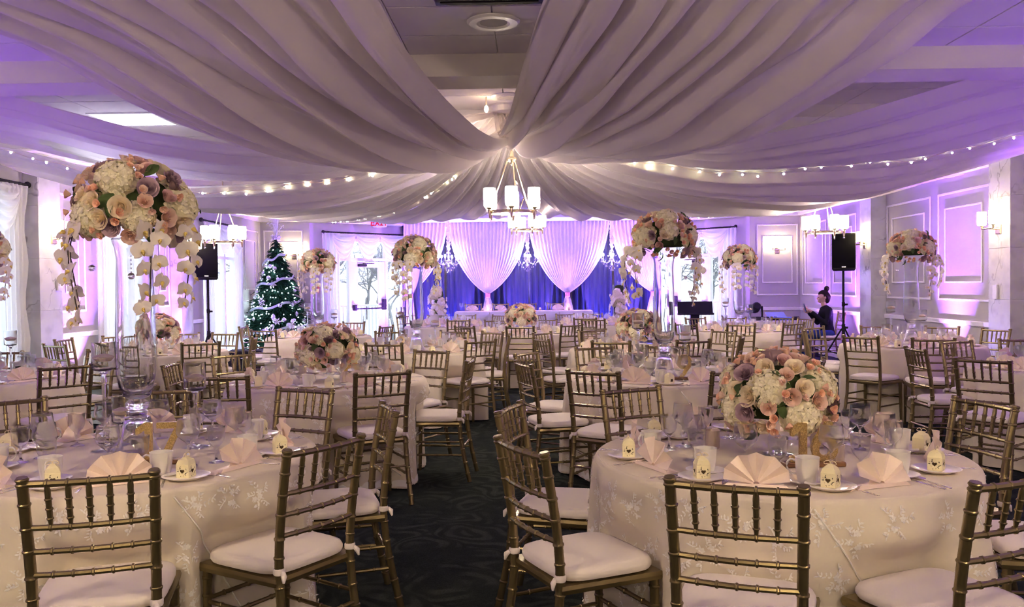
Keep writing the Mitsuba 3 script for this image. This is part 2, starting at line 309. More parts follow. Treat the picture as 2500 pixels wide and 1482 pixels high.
# the two slanted walls with glazed doors
LW = math.hypot(1.85, 1.9)
FRAME_L = M4(-4.85, 19.0, 0, math.atan2(1.9, 1.85)); FRAME_R = M4(3.0, 20.9, 0, math.atan2(-1.9, 1.85))
def slanted(side, F, mir):
    def X(a, b): return (LW - b, LW - a) if mir else (a, b)
    def bx(a, b, y0, y1, z0, z1, bev=0.0): a, b = X(a, b); return at(box(a, b, y0, y1, z0, z1, bev), F)
    wk = f'wall_door_{side}'
    struct(wk, cat(bx(0, .40, 0, .15, 0, 3.1), bx(.40, 2.64, 0, .15, 2.60, 3.1), bx(2.62, LW, 0, .15, 0, 3.1)), WALL, label='slanted grey wall around the glazed door')
    part(wk, 'crown_moulding', bx(0, LW, -.07, 0, 2.93, 3.05, .02), TRIM); part(wk, 'chair_rail', bx(0, .36, -.03, 0, .86, .93, .008), TRIM)
    i = 1 if side == 'left' else 2
    k = f'door_{i}'
    struct(k, cat(*[bx(a, b, .02, .13, z0, z1) for a, b, z0, z1 in ((.40, .47, 0, 2.6), (1.03, 1.10, 0, 2.6), (2.06, 2.13, 0, 2.6), (2.56, 2.63, 0, 2.6), (.40, 2.63, 2.53, 2.6), (.40, 2.63, 2.08, 2.15), (.47, 1.03, 0, .12), (2.13, 2.56, 0, .12))]), PLASTIC_W, label='white glazed door with sidelights and a transom')
    lf = part(k, 'door_leaf', cat(bx(1.10, 1.29, .04, .09, .02, 2.07, .004), bx(1.87, 2.06, .04, .09, .02, 2.07, .004), bx(1.29, 1.87, .04, .09, .02, .27, .004), bx(1.29, 1.87, .04, .09, 1.93, 2.07, .004)), PLASTIC_W)
    def pane(a, b, z0, z1): a, b = X(a, b); return at(grid(lambda u, v: np.stack([a + u * (b - a), u * 0 + .065, z0 + v * (z1 - z0)], -1), 2, 2), F)
    part(lf, 'pane', pane(1.29, 1.87, .27, 1.93), THIN)
    for a, b, z0, z1 in ((.47, 1.03, .12, 2.08), (2.13, 2.56, .12, 2.08), (.47, 1.03, 2.15, 2.53), (1.10, 2.06, 2.15, 2.53), (2.13, 2.56, 2.15, 2.53)): part(k, 'pane', pane(a, b, z0, z1), THIN)
    part(lf, 'door_closer', cat(bx(1.28, 1.50, -.04, .04, 1.95, 2.01, .01), bx(1.40, 1.72, -.02, 0.0, 2.02, 2.035)), BLACK, label='dark door closer')
    part(lf, 'panic_bar', cat(bx(1.14, 2.02, -.055, -.03, .955, .985, .006), bx(1.13, 1.20, -.06, .04, .93, 1.06, .01), bx(1.95, 2.03, -.06, .04, .93, 1.18, .01)), BLACK, label='black panic bar')
slanted('left', FRAME_L, False); slanted('right', FRAME_R, True)

# outdoors: snow, railings, bare trees
struct('ground', cat(box(-40, -6.4, -5, 60, -0.6, -0.5), box(-6.4, 40, 21.3, 60, -0.6, -0.5)), SNOW, label='snowy ground outside')
def railing(m, L, label):
    t = Tpl(); t.add('top_rail', box(0, L, -.03, .03, .98, 1.03, .01), PLASTIC_W); t.add('bottom_rail', box(0, L, -.02, .02, .08, .12), PLASTIC_W)
    d = S(box(-.02, .02, -.02, .02, .12, .98), PLASTIC_W)
    for i in range(int(L / .11)): t.raw('baluster', d, M4(.05 + i * .11, 0, 0))
    t.add('deck', box(-.2, L + .2, -1.4, .1, -.14, -.08), SNOW)
    put(t, 'balcony_railing', label, 'railing', m)
railing(FRAME_L @ M4(-0.2, 1.5, 0), 3.2, 'white balcony railing outside the left glazed door')
railing(FRAME_R @ M4(-0.2, 1.5, 0), 3.2, 'white balcony railing outside the right glazed door')
railing(M4(-7.5, 15.0, 0, PI / 2), 3.4, 'white balcony railing outside the left wall windows')
def bare_tree(seed):
    rng = np.random.default_rng(seed); ms = []
    def grow(p, d, L, r, lev):
        q = p + d * L; mid = (p + q) / 2 + rng.normal(0, L * 0.05, 3)
        ms.append(tube([p, mid, q], [r, r * .85, r * .65], 5 if lev < 2 else 4, caps=False))
        if lev >= 5: return
        for _ in range(3 if lev < 3 else 4):
            nd = d + rng.normal(0, 0.45, 3); nd[2] += 0.08; nd /= np.linalg.norm(nd)
            grow(p + (q - p) * rng.uniform(.5, 1), nd, L * rng.uniform(.6, .8), r * .6, lev + 1)
    grow(np.zeros(3), np.array([0, 0, 1.0]), 1.5, .055, 0); return cat(*ms)
btrees = [bare_tree(3), bare_tree(8)]
bt_d = [S(m, BARK) for m in btrees]
for i, (x, y, w) in enumerate(((-6.2, 25.0, 0), (-4.6, 26.5, 1), (-7.6, 23.6, 1), (5.2, 25.2, 0), (6.6, 26.0, 1), (-11, 17.5, 0), (-11.5, 19.5, 1), (-12.0, 15.0, 1), (-3.2, 28.0, 0), (3.6, 28.2, 1), (-5.4, 28.5, 1), (-7.0, 27.0, 0), (-4.0, 24.4, 1), (4.4, 26.8, 0), (6.0, 28.6, 1), (-10.2, 16.2, 1), (-13.5, 18.2, 0))):
    t = Tpl(); t.raw('', bt_d[w]); put(t, 'bare_tree', ('leafless tree outside beyond the left glazed door' if -9 < x < -2 else 'leafless tree outside beyond the right glazed door' if x > 0 else 'leafless tree outside beyond the left wall windows') , 'tree', M4(x, y, -.5, i * 1.3, 1.0 + .08 * (i % 3)), 'bare trees outside')

# curtains and scarf swags
def pleated(w, h, n, amp, ruff=0.0, seed=0, nu=None):
    rng = np.random.default_rng(seed); ph = rng.uniform(0, 6.3, 4)
    def fn(u, v):
        x = (u - .5) * w * (1 - .10 * np.sin(PI * v)); z = h * (1 - v)
        y = amp * np.sin(2 * PI * n * u + .6 * np.sin(3 * u + ph[0]) + .35 * np.sin(5 * v + ph[1])) * (.75 + .25 * np.sin(7 * u + ph[2]))
        x = x + ruff * np.clip((u - .75) / .25, 0, 1) * np.sin(9 * v * 2 * PI / 3 + ph[3])
        return np.stack([x, y, z], -1)
    return grid(fn, nu or n * 10, 16)
def swag(w, drop, seed=0):
    def fn(u, v):
        a = (4 * u * (1 - u)) ** .75
        z = -.03 - drop * v * a - .05 * v; y = -.05 - .07 * np.sin(PI * v) * a - .018 * np.sin(v * 5 * 2 * PI) * a
        return np.stack([(u - .5) * w * (1 - .12 * v), y, z], -1)
    return grid(fn, 24, 40)
def rod(L): return cat(tube([[-L / 2, -.07, 0], [L / 2, -.07, 0]], .016, 8), sphere(.04, (-L / 2 - .02, -.07, 0), 1), sphere(.04, (L / 2 + .02, -.07, 0), 1), box(-L / 2 + .1, -L / 2 + .13, -.07, 0, -.02, .02), box(L / 2 - .13, L / 2 - .1, -.07, 0, -.02, .02))
def dressing(m, L, where, swags, panels, zr=2.72):
    m = m @ M4(0, 0, 0)
    one('curtain_rod', rod(L), BLACK, f'black curtain rod with ball finials {where}', 'curtain rod', m=m @ M4(0, 0, zr))
    t = Tpl()
    for i, (x, w, dr_) in enumerate(swags): t.add('scallop', swag(w, dr_, i), CURTAIN, True, M4(x, -.03 - .012 * i, zr))
    if swags: put(t, 'scarf_swag', f'white scarf valance draped {where}', 'scarf swag', m)
    for x, w, ruff, side in panels:
        one('curtain', pleated(w, zr - .06, max(4, int(w / .085)), .028, ruff, int(x * 10) & 7), CURTAIN, f'sheer white floor length curtain {where}, its {side} panel', 'curtain', True, m @ M4(x, -.09, .04))
Lm = lambda y: M4(-5.95, y, 0, PI / 2)     # local x runs along +y, local -y points into the room
dressing(Lm(8.95), 2.1, 'at the window cut by the left edge', [(.55, .75, .55), (-.1, .75, .5)], [(.78, .45, .05, 'right'), (-.75, .45, .0, 'left')])
dressing(Lm(12.55), 2.0, 'at the window behind the tall orchid vase', [(-.45, .7, .5), (.2, .7, .5), (.7, .5, .45)], [(-.72, .5, .0, 'left'), (.72, .5, .04, 'right'), (-.1, .55, .0, 'middle')])
dressing(Lm(16.5), 2.2, 'at the window behind the left loudspeaker', [(-.7, .7, .5), (0, .75, .5), (.65, .7, .5)], [(.78, .5, .06, 'right'), (-.8, .4, .0, 'left')])
dressing(FRAME_L @ M4(1.45, 0, 0), 2.25, 'over the left glazed door', [(-.62, .72, .55), (.05, .72, .55), (.72, .72, .55)], [(-.95, .48, .0, 'left')])
dressing(FRAME_R @ M4(LW - 1.45, 0, 0), 2.25, 'over the right glazed door', [(-.72, .72, .55), (-.05, .72, .55), (.62, .72, .6)], [(.93, .5, .0, 'right')])

# small fittings on the walls and the ceiling
def ceiling_speaker(x, y, label):
    t = Tpl(); t.add('trim_ring', lathe([(.0, -.004), (.085, -.006), (.10, -.016), (.145, -.016), (.158, -.006), (.16, 0)], 32), PLASTIC_W, 30)
    t.add('grille', lathe([(.0, -.012), (.06, -.012), (.083, -.008)], 24), GRID, 30); put(t, 'ceiling_speaker', label, 'ceiling speaker', M4(x, y, CEIL))
ceiling_speaker(-.195, 5.15, 'round white ceiling speaker at the top, nearer the camera'); ceiling_speaker(-.15, 7.2, 'round white ceiling speaker above the hub of the drapes')
t = Tpl(); t.add('frame', cat(box(-.3, .3, -.29, -.27, -.012, .0), box(-.3, .3, .27, .29, -.012, 0), box(-.3, -.28, -.29, .29, -.012, 0), box(.28, .3, -.29, .29, -.012, 0)), PLASTIC_W)
t.add('diffuser', box(-.28, .28, -.27, .27, -.008, -.002), PLASTIC_W, emit=[1.6, 1.7, 2.1]); put(t, 'ceiling_light_panel', 'square lit ceiling panel seen between the left drapes', 'ceiling light', M4(-3.62, 7.88, CEIL))
one('ceiling_vent', cat(box(-.3, .3, -.15, .15, -.012, 0), *[box(-.27, .27, -.12 + .05 * i, -.10 + .05 * i, -.022, -.01) for i in range(5)]), BLACK, 'dark slotted ceiling vent at the top edge above the near speaker', 'vent', m=M4(-.2, 4.66, CEIL))
one('ceiling_vent', cat(box(-.3, .3, -.15, .15, -.012, 0), *[box(-.27, .27, -.12 + .05 * i, -.10 + .05 * i, -.022, -.01) for i in range(5)]), BLACK, 'dark ceiling vent glimpsed above the first chandelier', 'vent', m=M4(.0, 11.4, CEIL))
t = Tpl(); t.add('plate', box(-.16, .16, -.03, .03, -.1, .1, .008), PLASTIC_W)
lt = meshkit.text_mesh('EXIT', .125, .006, bold=True); lt.apply_transform(M4(-(lt.bounds[0][0] + lt.bounds[1][0]) / 2, -.032, -.062, 0, 1, PI / 2)); t.add('lettering', lt, RED, label='red letters EXIT')
put(t, 'exit_sign', 'white sign reading EXIT in red above the left glazed door', 'exit sign', M4(-3.42, 19.75, 2.945))
one('fire_alarm_pull', cat(box(-.05, .05, -.04, 0, -.07, .07, .01), box(-.035, .035, -.05, -.04, -.01, .03)), RED, 'small red fire alarm pull beside the left glazed door', 'fire alarm', m=FRAME_L @ M4(.2, 0, 1.42))
one('light_switch', box(-.04, .04, -.012, 0, -.06, .06, .004), PLASTIC_W, 'white light switch below the fire alarm', 'light switch', m=FRAME_L @ M4(.2, 0, 1.2))
one('thermostat', cat(box(0, .03, -.05, .05, -.07, .07, .006), box(.03, .034, -.03, .03, -.01, .04)), PLASTIC_W, 'white thermostat on the near left marble pilaster', 'thermostat', m=M4(-5.77, 10.43, 1.54))
one('light_switch', box(-.03, 0, -.05, .05, -.09, .09, .006), PLASTIC_W, 'white switch box on the near right marble pilaster', 'light switch', m=M4(5.70, 10.6, 1.33))

# ================================================================== LAMPS
shade_m = lathe([(.020, .0), (.045, .004), (.053, .02), (.055, .06), (.055, .14), (.053, .165), (.050, .170), (.047, .165), (.047, .02)], 18)
def chandelier_tpl(drop, rad=.21, n=6, twist=0.0, glow=(1, 1, 1)):
    """Origin at the ring's level; rods meet at a hub 'drop' above, a stem goes on to the ceiling."""
    t = Tpl()
    ring = [(rad - .012, -.012), (rad + .004, -.012), (rad + .006, .0), (rad + .004, .012), (rad - .012, .012), (rad - .012, -.012)]
    t.add('ring', lathe(ring, 40), BRASS, 30)
    hub_z = .46
    t.add('hub', lathe([(.0, hub_z - .05), (.018, hub_z - .04), (.022, hub_z - .02), (.045, hub_z), (.045, hub_z + .015), (.02, hub_z + .03), (.014, hub_z + .08), (0, hub_z + .085)], 14), BRASS, 30)
    t.add('stem', tube([[0, 0, hub_z + .06], [0, 0, drop]], .007, 6), BRASS, True)
    for k in range(3):
        a = k * 2 * PI / 3 + .5 + twist
        t.add('rod', tube([[.04 * math.cos(a), .04 * math.sin(a), hub_z], [rad * math.cos(a), rad * math.sin(a), .01]], .008, 6), BRASS, True)
    for k in range(n):
        a = k * 2 * PI / n + .26 + twist; q = M4(rad * 1.06 * math.cos(a), rad * 1.06 * math.sin(a), 0)
        am = t.add('arm', at(lathe([(.0, -.06), (.008, -.055), (.012, -.03), (.016, -.01), (.016, .02), (.030, .03), (.030, .035), (.012, .04)], 10), q), BRASS, 30)
        t.add(am + '__finial', at(sphere(.010, (0, 0, -.068), 1), q), CRYSTAL)
        t.add('shade', at(shade_m, q @ M4(0, 0, .035)), PORCELAIN, 40, emit=[g * c for g, c in zip(glow, SHADE_L)], label='lit frosted glass shade')
    return t
for x, y, z, tw_, lb in ((-.14, 7.6, 2.12, 0.25, 'six light chandelier hanging from the hub of the drapes, nearest in view'), (-.02, 12.3, 2.26, .6, 'six light chandelier directly behind the nearest one, before the purple backdrop'),
                         (-3.85, 10.8, 2.06, .1, 'six light chandelier on the left above the loudspeaker'), (3.69, 10.8, 2.09, .45, 'six light chandelier on the right in front of the wall panels'),
                         (-2.6, .9, 2.3, .3, 'unseen six light chandelier outside the frame on the left, lighting the foreground'), (2.6, .9, 2.3, .0, 'unseen six light chandelier outside the frame on the right, lighting the foreground'), (0, -2.2, 2.3, .2, 'unseen six light chandelier behind the camera, lighting the foreground')):
    put(chandelier_tpl(CEIL - z, twist=tw_, glow=(2.15, 1.95, 1.6) if y < 3 else (1.1, 1.1, 1.1)), 'chandelier', lb, 'chandelier', M4(x, y, z))  # the unseen ones near the camera, stronger and warmer, light the foreground
# wall sconces: local -y points into the room
def sconce(m, lb):
    t = Tpl()
    t.add('backplate', box(-.055, .055, -.02, 0, -.09, .03, .006), BRASS)
    t.add('arm', cat(tube([[-.13, -.14, -.02], [.13, -.14, -.02]], .009, 6), tube([[0, -.015, -.03], [0, -.14, -.02]], .010, 6), *[lathe([(.0, -.03), (.012, -.02), (.014, .01), (.03, .02), (.03, .025)], 10).apply_translation((x, -.14, 0)) for x in (-.13, .13)]), BRASS, 30)
    for x in (-.13, .13): t.add('shade', shade_m, PORCELAIN, 40, M4(x, -.14, .02), emit=SCONCE_L, weight=.8, label='lit frosted glass shade')
    put(t, 'wall_sconce', lb, 'wall lamp', m)
for y, lb in ((10.35, 'two shade sconce on the near left marble pilaster'), (14.45, 'two shade sconce on the far left marble pilaster')): sconce(M4(-5.77, y, 2.13, PI / 2), lb)
for y, lb in ((10.55, 'two shade sconce on the near right marble pilaster'), (14.7, 'two shade sconce on the far right marble pilaster')): sconce(M4(5.70, y, 2.12, -PI / 2), lb)
sconce(M4(-5.2, 19.0, 2.2), 'two shade sconce on the panelled wall behind the Christmas tree'); sconce(M4(5.45, 19.0, 2.2), 'two shade sconce on the right panelled wall')
# purple uplights on the floor by the walls, blue ones under the backdrop
upcan = Tpl(); upcan.add('body', lathe([(0, .02), (.07, .02), (.075, .05), (.075, .16), (.068, .165), (.06, .15), (0, .15)], 14), BLACK, 30); upcan.add('lens', lathe([(0, .152), (.06, .152)], 14), BLACKGLOSS); upcan.add('base', box(-.08, .08, -.08, .08, 0, .02, .005), BLACK)
def uplight(x, y, tx, ty, tz, c, inten, lb, cut=33.0, beam=10.0, group=None):
    k = put(upcan, 'uplight', lb, 'uplight', M4(x, y, 0), group)
    spot('lamp_' + k, (x, y, .2), (tx, ty, tz), np.asarray(c) * inten, cut, beam)
PU = PURPLE * 2.2
for x, y, lb, i_ in ((-5.66, 11.1, 'left of the window by the near left pilaster', 26), (-5.62, 13.85, 'right of the window by the far left pilaster', 24), (5.66, 12.1, 'under the large right wall panels', 26), (5.7, 15.55, 'beyond the far right pilaster', 24), (5.66, 8.6, 'out of view, lighting the right wall', 12), (5.7, 17.5, 'in the far right corner', 8)):  # the fifth stands out of view and lights the near right wall
    s = 1 if x > 0 else -1
    uplight(x, y, s * 5.93, y, 2.2, PU, i_ * .7, 'small black uplight on the floor ' + lb)
for s, side in ((-1, 'left'), (1, 'right')): uplight(s * 5.6, 17.0, s * 3.6, 15.5, 3.0, PU, 2.0, f'unseen uplight on the floor washing the rear drapes, in the {side} corner behind the loudspeaker', 70, 40)  # unseen uplights, placed to tint the rear drapes purple
for y in (5.4, 2.2, -1.0):
    for s, side in ((-1, 'left'), (1, 'right')): uplight(s * 5.6, y, s * 5.2, y + .2, 3.0, PU, 2.0 if y > 5 else .9, f'unseen uplight washing the ceiling, by the {side} wall beside the camera', 68, 40, f'unseen uplights by the {side} wall outside the frame')  # out of view, placed to give ceiling and near drapes a purple wash
for x, c, i_, ty, lb in ((-.98, (0.55, .26, 1.0), 10, 20.72, 'behind the head table under the left gathered drape'), (.91, (.55, .26, 1.0), 10, 20.72, 'behind the head table under the right gathered drape'), (-2.75, (0.55, .26, 1.0), 6, 20.72, 'under the left end drape'), (2.8, (.55, .26, 1.0), 10, 20.72, 'under the right end drape')):
    uplight(x, 20.12, x, 20.5, 1.25, c, i_, 'small black uplight ' + lb, 50, 25)
for x, lb in ((-1.9, 'left'), (0, 'middle'), (1.9, 'right')):
    uplight(x, 20.58, x, 20.8, 1.3, BLUE, 7, f'small black uplight at the foot of the {lb} gap of the navy curtains', 62, 40)
for x, lb in ((-4.6, 'left'), (4.6, 'right')):
    uplight(x * .72, 19.55, x * .9, 20.2, 3.0, PU, 9, f'unseen uplight washing the ceiling, by the {lb} glazed door', 60, 30)  # unseen broad uplights for the purple on door walls and rear ceiling

for s, side in ((-1, 'left'), (1, 'right')): uplight(s * 2.75, 19.6, s * 1.2, 15.0, 3.0, (.36, .24, 1.0), 24, f'unseen uplight tinting the drapes, on riser at the {side} end of the head table', 62, 30)  # unseen pair, aimed forward to turn the rear drapes lavender

# ================================================================== CEILING DRAPES
HUB = np.array([-.15, 7.6, 3.0])
def edge(outer, pts, zo=3.03):
    us = [0] + [p[0] for p in pts if 0.03 < p[0] < .97] + [1]; zs = [3.0] + [p[1] for p in pts if 0.03 < p[0] < .97] + [zo]
    return np.array([outer[0], outer[1]]), PchipInterpolator(us, zs)
def drape(E0, E1, n, seed, sag=.10, fold=.045, hubw=.16, name='ceiling_drape', label=''):
    (o0, z0), (o1, z1) = E0, E1
    rng = np.random.default_rng(seed); ph = rng.uniform(0, 6.3, 6); fr = n * np.array([1, .53, 1.9]); am = np.array([1, .9, .35])
    side = np.array([o1 - o0])[0]; side = side / np.linalg.norm(side)
    def fn(u, v):
        h = HUB[:2] + side * ((v - .5) * hubw)[..., None]
        o = o0 + (o1 - o0) * v[..., None]
        p = h + (o - h) * u[..., None]
        z = z0(u) * (1 - v) + z1(u) * v - sag * 4 * v * (1 - v) * np.sin(PI * np.clip(u, 0, 1)) ** .8
        f = sum(a * np.sin(2 * PI * k * v + q + 1.1 * np.sin(3 * u + q)) for a, k, q in zip(am, fr, ph))
        f = f + .35 * np.sin(2 * PI * n * .31 * (v + .25 * u) + ph[4])
        env = fold * np.sin(PI * np.clip(u * .96 + .03, 0, 1)) ** .7 * (.25 + .75 * np.clip(np.sin(PI * v) * 2.2, 0, 1))
        lat = .5 * env * np.cos(2 * PI * n * v + ph[3]) * np.minimum(1, u * 3)
        p = p + side * lat[..., None]
        return np.concatenate([p, (z + f * env)[..., None]], -1)
    one(name, grid(fn, 56, max(60, n * 12)), DRAPE, label, 'ceiling drape', True)
NLi = edge((-.85, 3.7), [(.109, 2.72), (.204, 2.609), (.293, 2.55), (.381, 2.54), (.471, 2.562), (.598, 2.618), (.688, 2.685), (.762, 2.749), (.856, 2.894)])
NLo = edge((-3.7, 4.3), [(.12, 2.56), (.254, 2.45), (.302, 2.44), (.368, 2.44), (.463, 2.47), (.552, 2.55), (.671, 2.70), (.73, 2.82), (.811, 2.96)])
NRi = edge((.16, 3.8), [(.083, 2.757), (.2, 2.68), (.35, 2.69), (.535, 2.78), (.754, 2.88), (.88, 2.93)])
NRo = edge((2.6, 4.4), [(.151, 2.52), (.285, 2.46), (.395, 2.43), (.566, 2.44), (.682, 2.58), (.797, 2.735), (.831, 2.79), (.906, 2.96)])
L2u = edge((-5.2, 5.9), [(.09, 2.93), (.22, 2.68), (.378, 2.60), (.53, 2.67), (.651, 2.81), (.744, 2.93)])
L2l = edge((-5.9, 8.4), [(.08, 2.86), (.14, 2.68), (.224, 2.558), (.312, 2.49), (.423, 2.49), (.566, 2.55), (.714, 2.73), (.865, 2.93)])
L3u = edge((-5.9, 8.6), [(.085, 2.93), (.16, 2.72), (.25, 2.52), (.397, 2.44), (.521, 2.43), (.711, 2.65), (.876, 2.90)])
L3l = edge((-5.9, 9.85), [(.15, 2.45), (.35, 2.26), (.464, 2.265), (.585, 2.34), (.841, 2.62)], 2.86)
L4u = edge((-5.9, 11.4), [(.07, 2.92), (.16, 2.62), (.35, 2.34), (.5, 2.34), (.7, 2.5)], 2.92)
L4l = edge((-4.2, 16.5), [(.05, 2.88), (.14, 2.6), (.351, 2.42), (.477, 2.44), (.825, 2.7)])
B1l = edge((-3.9, 17.2), [(.05, 2.86), (.14, 2.6), (.35, 2.43), (.5, 2.45), (.825, 2.72)])
B1r = edge((-.42, 17.8), [(.12, 2.7), (.35, 2.56), (.55, 2.58), (.8, 2.78)])
B2l = edge((.34, 17.8), [(.12, 2.7), (.35, 2.56), (.55, 2.58), (.8, 2.78)])
B2r = edge((4.0, 17.0), [(.12, 2.62), (.35, 2.40), (.5, 2.43), (.825, 2.72)])
R4l = edge((4.2, 16.5), [(.12, 2.62), (.35, 2.42), (.5, 2.45), (.825, 2.7)])
R4u = edge((5.9, 11.8), [(.15, 2.5), (.35, 2.34), (.5, 2.33), (.7, 2.5)], 2.95)
R3l = edge((5.95, 10.3), [(.15, 2.48), (.351, 2.32), (.427, 2.30), (.507, 2.30), (.591, 2.34), (.696, 2.50), (.847, 2.735)], 2.99)
R3u = edge((5.9, 8.3), [(.085, 2.92), (.15, 2.68), (.235, 2.566), (.325, 2.507), (.465, 2.55), (.614, 2.62), (.783, 2.84)])
R2l = edge((5.9, 8.1), [(.12, 2.7), (.235, 2.58), (.325, 2.53), (.465, 2.57), (.614, 2.64), (.783, 2.86)])
R2u = edge((4.6, 5.6), [(.09, 2.93), (.22, 2.68), (.369, 2.581), (.406, 2.60), (.519, 2.68), (.612, 2.79), (.759, 2.95)])
drape(NLi, NLo, 11, 11, .02, .075, .3, label='wide white ceiling drape sweeping from the hub over the top left, nearest the camera')
drape(NRi, NRo, 11, 12, .02, .075, .3, label='wide white ceiling drape sweeping from the hub over the top right, nearest the camera')
drape(L2u, L2l, 7, 13, .03, .035, label='white ceiling drape to the left, just above the left fairy lights')
drape(L3u, L3l, 6, 14, .02, .035, label='white ceiling drape to the left, just below the left fairy lights')
drape(L4u, L4l, 8, 15, .02, .04, label='white ceiling drape running back towards the Christmas tree')
drape(B1l, B1r, 9, 16, .0, .045, label='white ceiling drape running back to the left half of the purple backdrop')
drape(B2l, B2r, 9, 17, .0, .045, label='white ceiling drape running back to the right half of the purple backdrop')
drape(R4l, R4u, 8, 18, .02, .04, label='white ceiling drape running back towards the right panelled wall')
drape(R3u, R3l, 6, 19, .02, .035, label='white ceiling drape to the right, just below the right fairy lights')
drape(R2u, R2l, 7, 20, .03, .035, label='white ceiling drape to the right, just above the right fairy lights')
one('drape_hub', cat(lathe([(.0, 3.05), (.2, 3.05), (.21, 3.03), (.2, 2.985), (.05, 2.98), (0, 2.98)], 24)), TRIM, 'white hub ring on the ceiling where all drapes meet', 'drape hub', m=M4(-.15, 7.6))
one('hub_bulb', cat(sphere(.018, (0, 0, 0), 2, (1, 1, 1.6)), tube([[0, 0, .02], [0, 0, .1]], .006, 5)), CANDLE, 'small bare bulb beside the hub of the drapes', 'bulb', m=M4(-.34, 7.2, 2.95), emit=[25, 18, 9])
def fairy(outer, pts, n, seed, label, dy=0.0):
    o, z = edge(outer, pts); rng = np.random.default_rng(seed)
    us = np.linspace(.06, .97, 70); P = np.stack([HUB[0] + (o[0] - HUB[0]) * us, HUB[1] + (o[1] - HUB[1]) * us, z(us) - .04 + .012 * np.sin(us * 60)], 1)
    t = Tpl(); t.add('wire', tube(P, .0022, 4, False), CANDLE, True)
    ub = np.linspace(.08, .96, n) + rng.uniform(-.004, .004, n); bs = []
    for u in ub:
        c = (HUB[0] + (o[0] - HUB[0]) * u + rng.normal(0, .02), HUB[1] + (o[1] - HUB[1]) * u + rng.normal(0, .02), float(z(u)) - .055 + rng.normal(0, .010)); bs.append(sphere(.0105, c, 1))
    t.add('bulbs', cat(*bs), CANDLE, emit=[55, 38, 20], weight=.4, stuff=True); put(t, 'fairy_light_string', label, 'fairy lights')
fairy((-5.9, 8.5), [(.205, 2.572), (.25, 2.522), (.397, 2.441), (.455, 2.42), (.521, 2.433), (.711, 2.652), (.795, 2.788), (.876, 2.906)], 26, 1, 'string of warm fairy lights along the left drapes')
fairy((-4.5, 16), [(.113, 2.688), (.172, 2.589), (.224, 2.51), (.281, 2.484), (.414, 2.455), (.514, 2.465), (.681, 2.549), (.812, 2.675)], 30, 2, 'string of warm fairy lights running back left of the chandelier')
fairy((5.9, 8.2), [(.195, 2.602), (.235, 2.566), (.325, 2.507), (.465, 2.558), (.546, 2.603), (.614, 2.622), (.692, 2.742), (.783, 2.849)], 28, 3, 'string of warm fairy lights along the right drapes')
fairy((4.8, 16), [(.133, 2.707), (.168, 2.644), (.239, 2.536), (.312, 2.439), (.371, 2.43), (.488, 2.43), (.567, 2.488), (.8, 2.7)], 30, 4, 'string of warm fairy lights running back right of the chandelier')

ORD = ('first', 'second', 'third', 'fourth', 'fifth', 'sixth')
# ================================================================== BACKDROP AND HEAD TABLE
struct('stage', box(-3.1, 3.1, 18.75, 20.9, 0, .14, .01), CARPET, label='low riser under the head table')
nav = [pleated(1.06, 2.85, 7, .035, 0, s) for s in range(3)]
for i in range(6): one('navy_curtain', at(nav[i % 3], M4(-2.52 + i * 1.01, 20.76, .14)), NAVY, f'floor length navy curtain, {ORD[i]} of six from the left behind the gathered drapes', 'curtain', True)
def gathered(xc, x0, x1, yb, v0=0.0, v1=1.0, n=30, seed=0):
    prof = PchipInterpolator([0, .12, .33, .5, .63, .78, .90, .97, 1.0], [1, .99, .92, .82, .69, .50, .29, .12, .035])
    zt, zb = 3.10, 1.27; rng = np.random.default_rng(seed); ph = rng.uniform(0, 6.3, 3)
    def up_(u, v):
        w = prof(v); s = v0 + (v1 - v0) * u; c = x0 + (x1 - x0) * s
        x = xc + (c - xc) * w; z = zt + (zb - zt) * v - .05 * (1 - v) * 0
        # the outer edges hang lower: gathering pulls the cloth into a curve
        y = yb + (.045 * w + .004) * np.sin(2 * PI * n * s + .8 * np.sin(4 * s + ph[0])) - .10 * np.sin(PI * v) * (1 - (2 * s - 1) ** 2)
        return np.stack([x, y, z], -1)
    def lo_(u, v):
        w = .035 + .24 * v ** .8; s = v0 + (v1 - v0) * u; c = x0 + (x1 - x0) * s
        return np.stack([xc + (c - xc) * w, yb + (.02 * w + .012) * np.sin(2 * PI * n * s + ph[1]), zb + (.15 - zb) * v], -1)
    return grid(up_, int(n * 8 * (v1 - v0)), 26), grid(lo_, int(n * 6 * (v1 - v0)), 10)
tie = lathe([(.0, -.055), (.05, -.055), (.062, -.03), (.055, 0), (.062, .03), (.05, .055), (0, .055)], 14)
for i, (xc, x0, x1, v0, v1, lb) in enumerate(((-2.93, -3.95, -1.92, .49, 1, 'left end'), (-.98, -1.92, -.01, 0, 1, 'left'), (.91, -.01, 1.92, 0, 1, 'right'), (2.93, 1.92, 3.95, 0, .51, 'right end'))):
    t = Tpl(); a, b = gathered(xc, x0, x1, 20.42, v0, v1, 22, i)
    t.add('gathered_top', a, BACKDROP, True); t.add('gathered_tail', b, BACKDROP, True); t.add('tieback', tie, PINKTIE, 30, M4(xc, 20.42, 1.24), 'pink tieback')
    put(t, 'backdrop_drape', f'pale backdrop drape gathered to a pink tie, the {lb} one of four', 'drape')
one('backdrop_valance', grid(lambda u, v: np.stack([-2.98 + 5.96 * u, 20.38 - .02 * np.sin(2 * PI * 95 * u) - .01 * np.sin(2 * PI * 41 * u), 3.13 - .10 * v + .01 * np.sin(2 * PI * 60 * u)], -1), 700, 4), BACKDROP, 'ruffled header along the top of the backdrop', 'valance', True)
one('backdrop_pipe', tube([[-3, 20.42, 3.1], [3, 20.42, 3.1]], .02, 8), SILVER, 'steel pipe carrying the backdrop drapes', 'pipe')
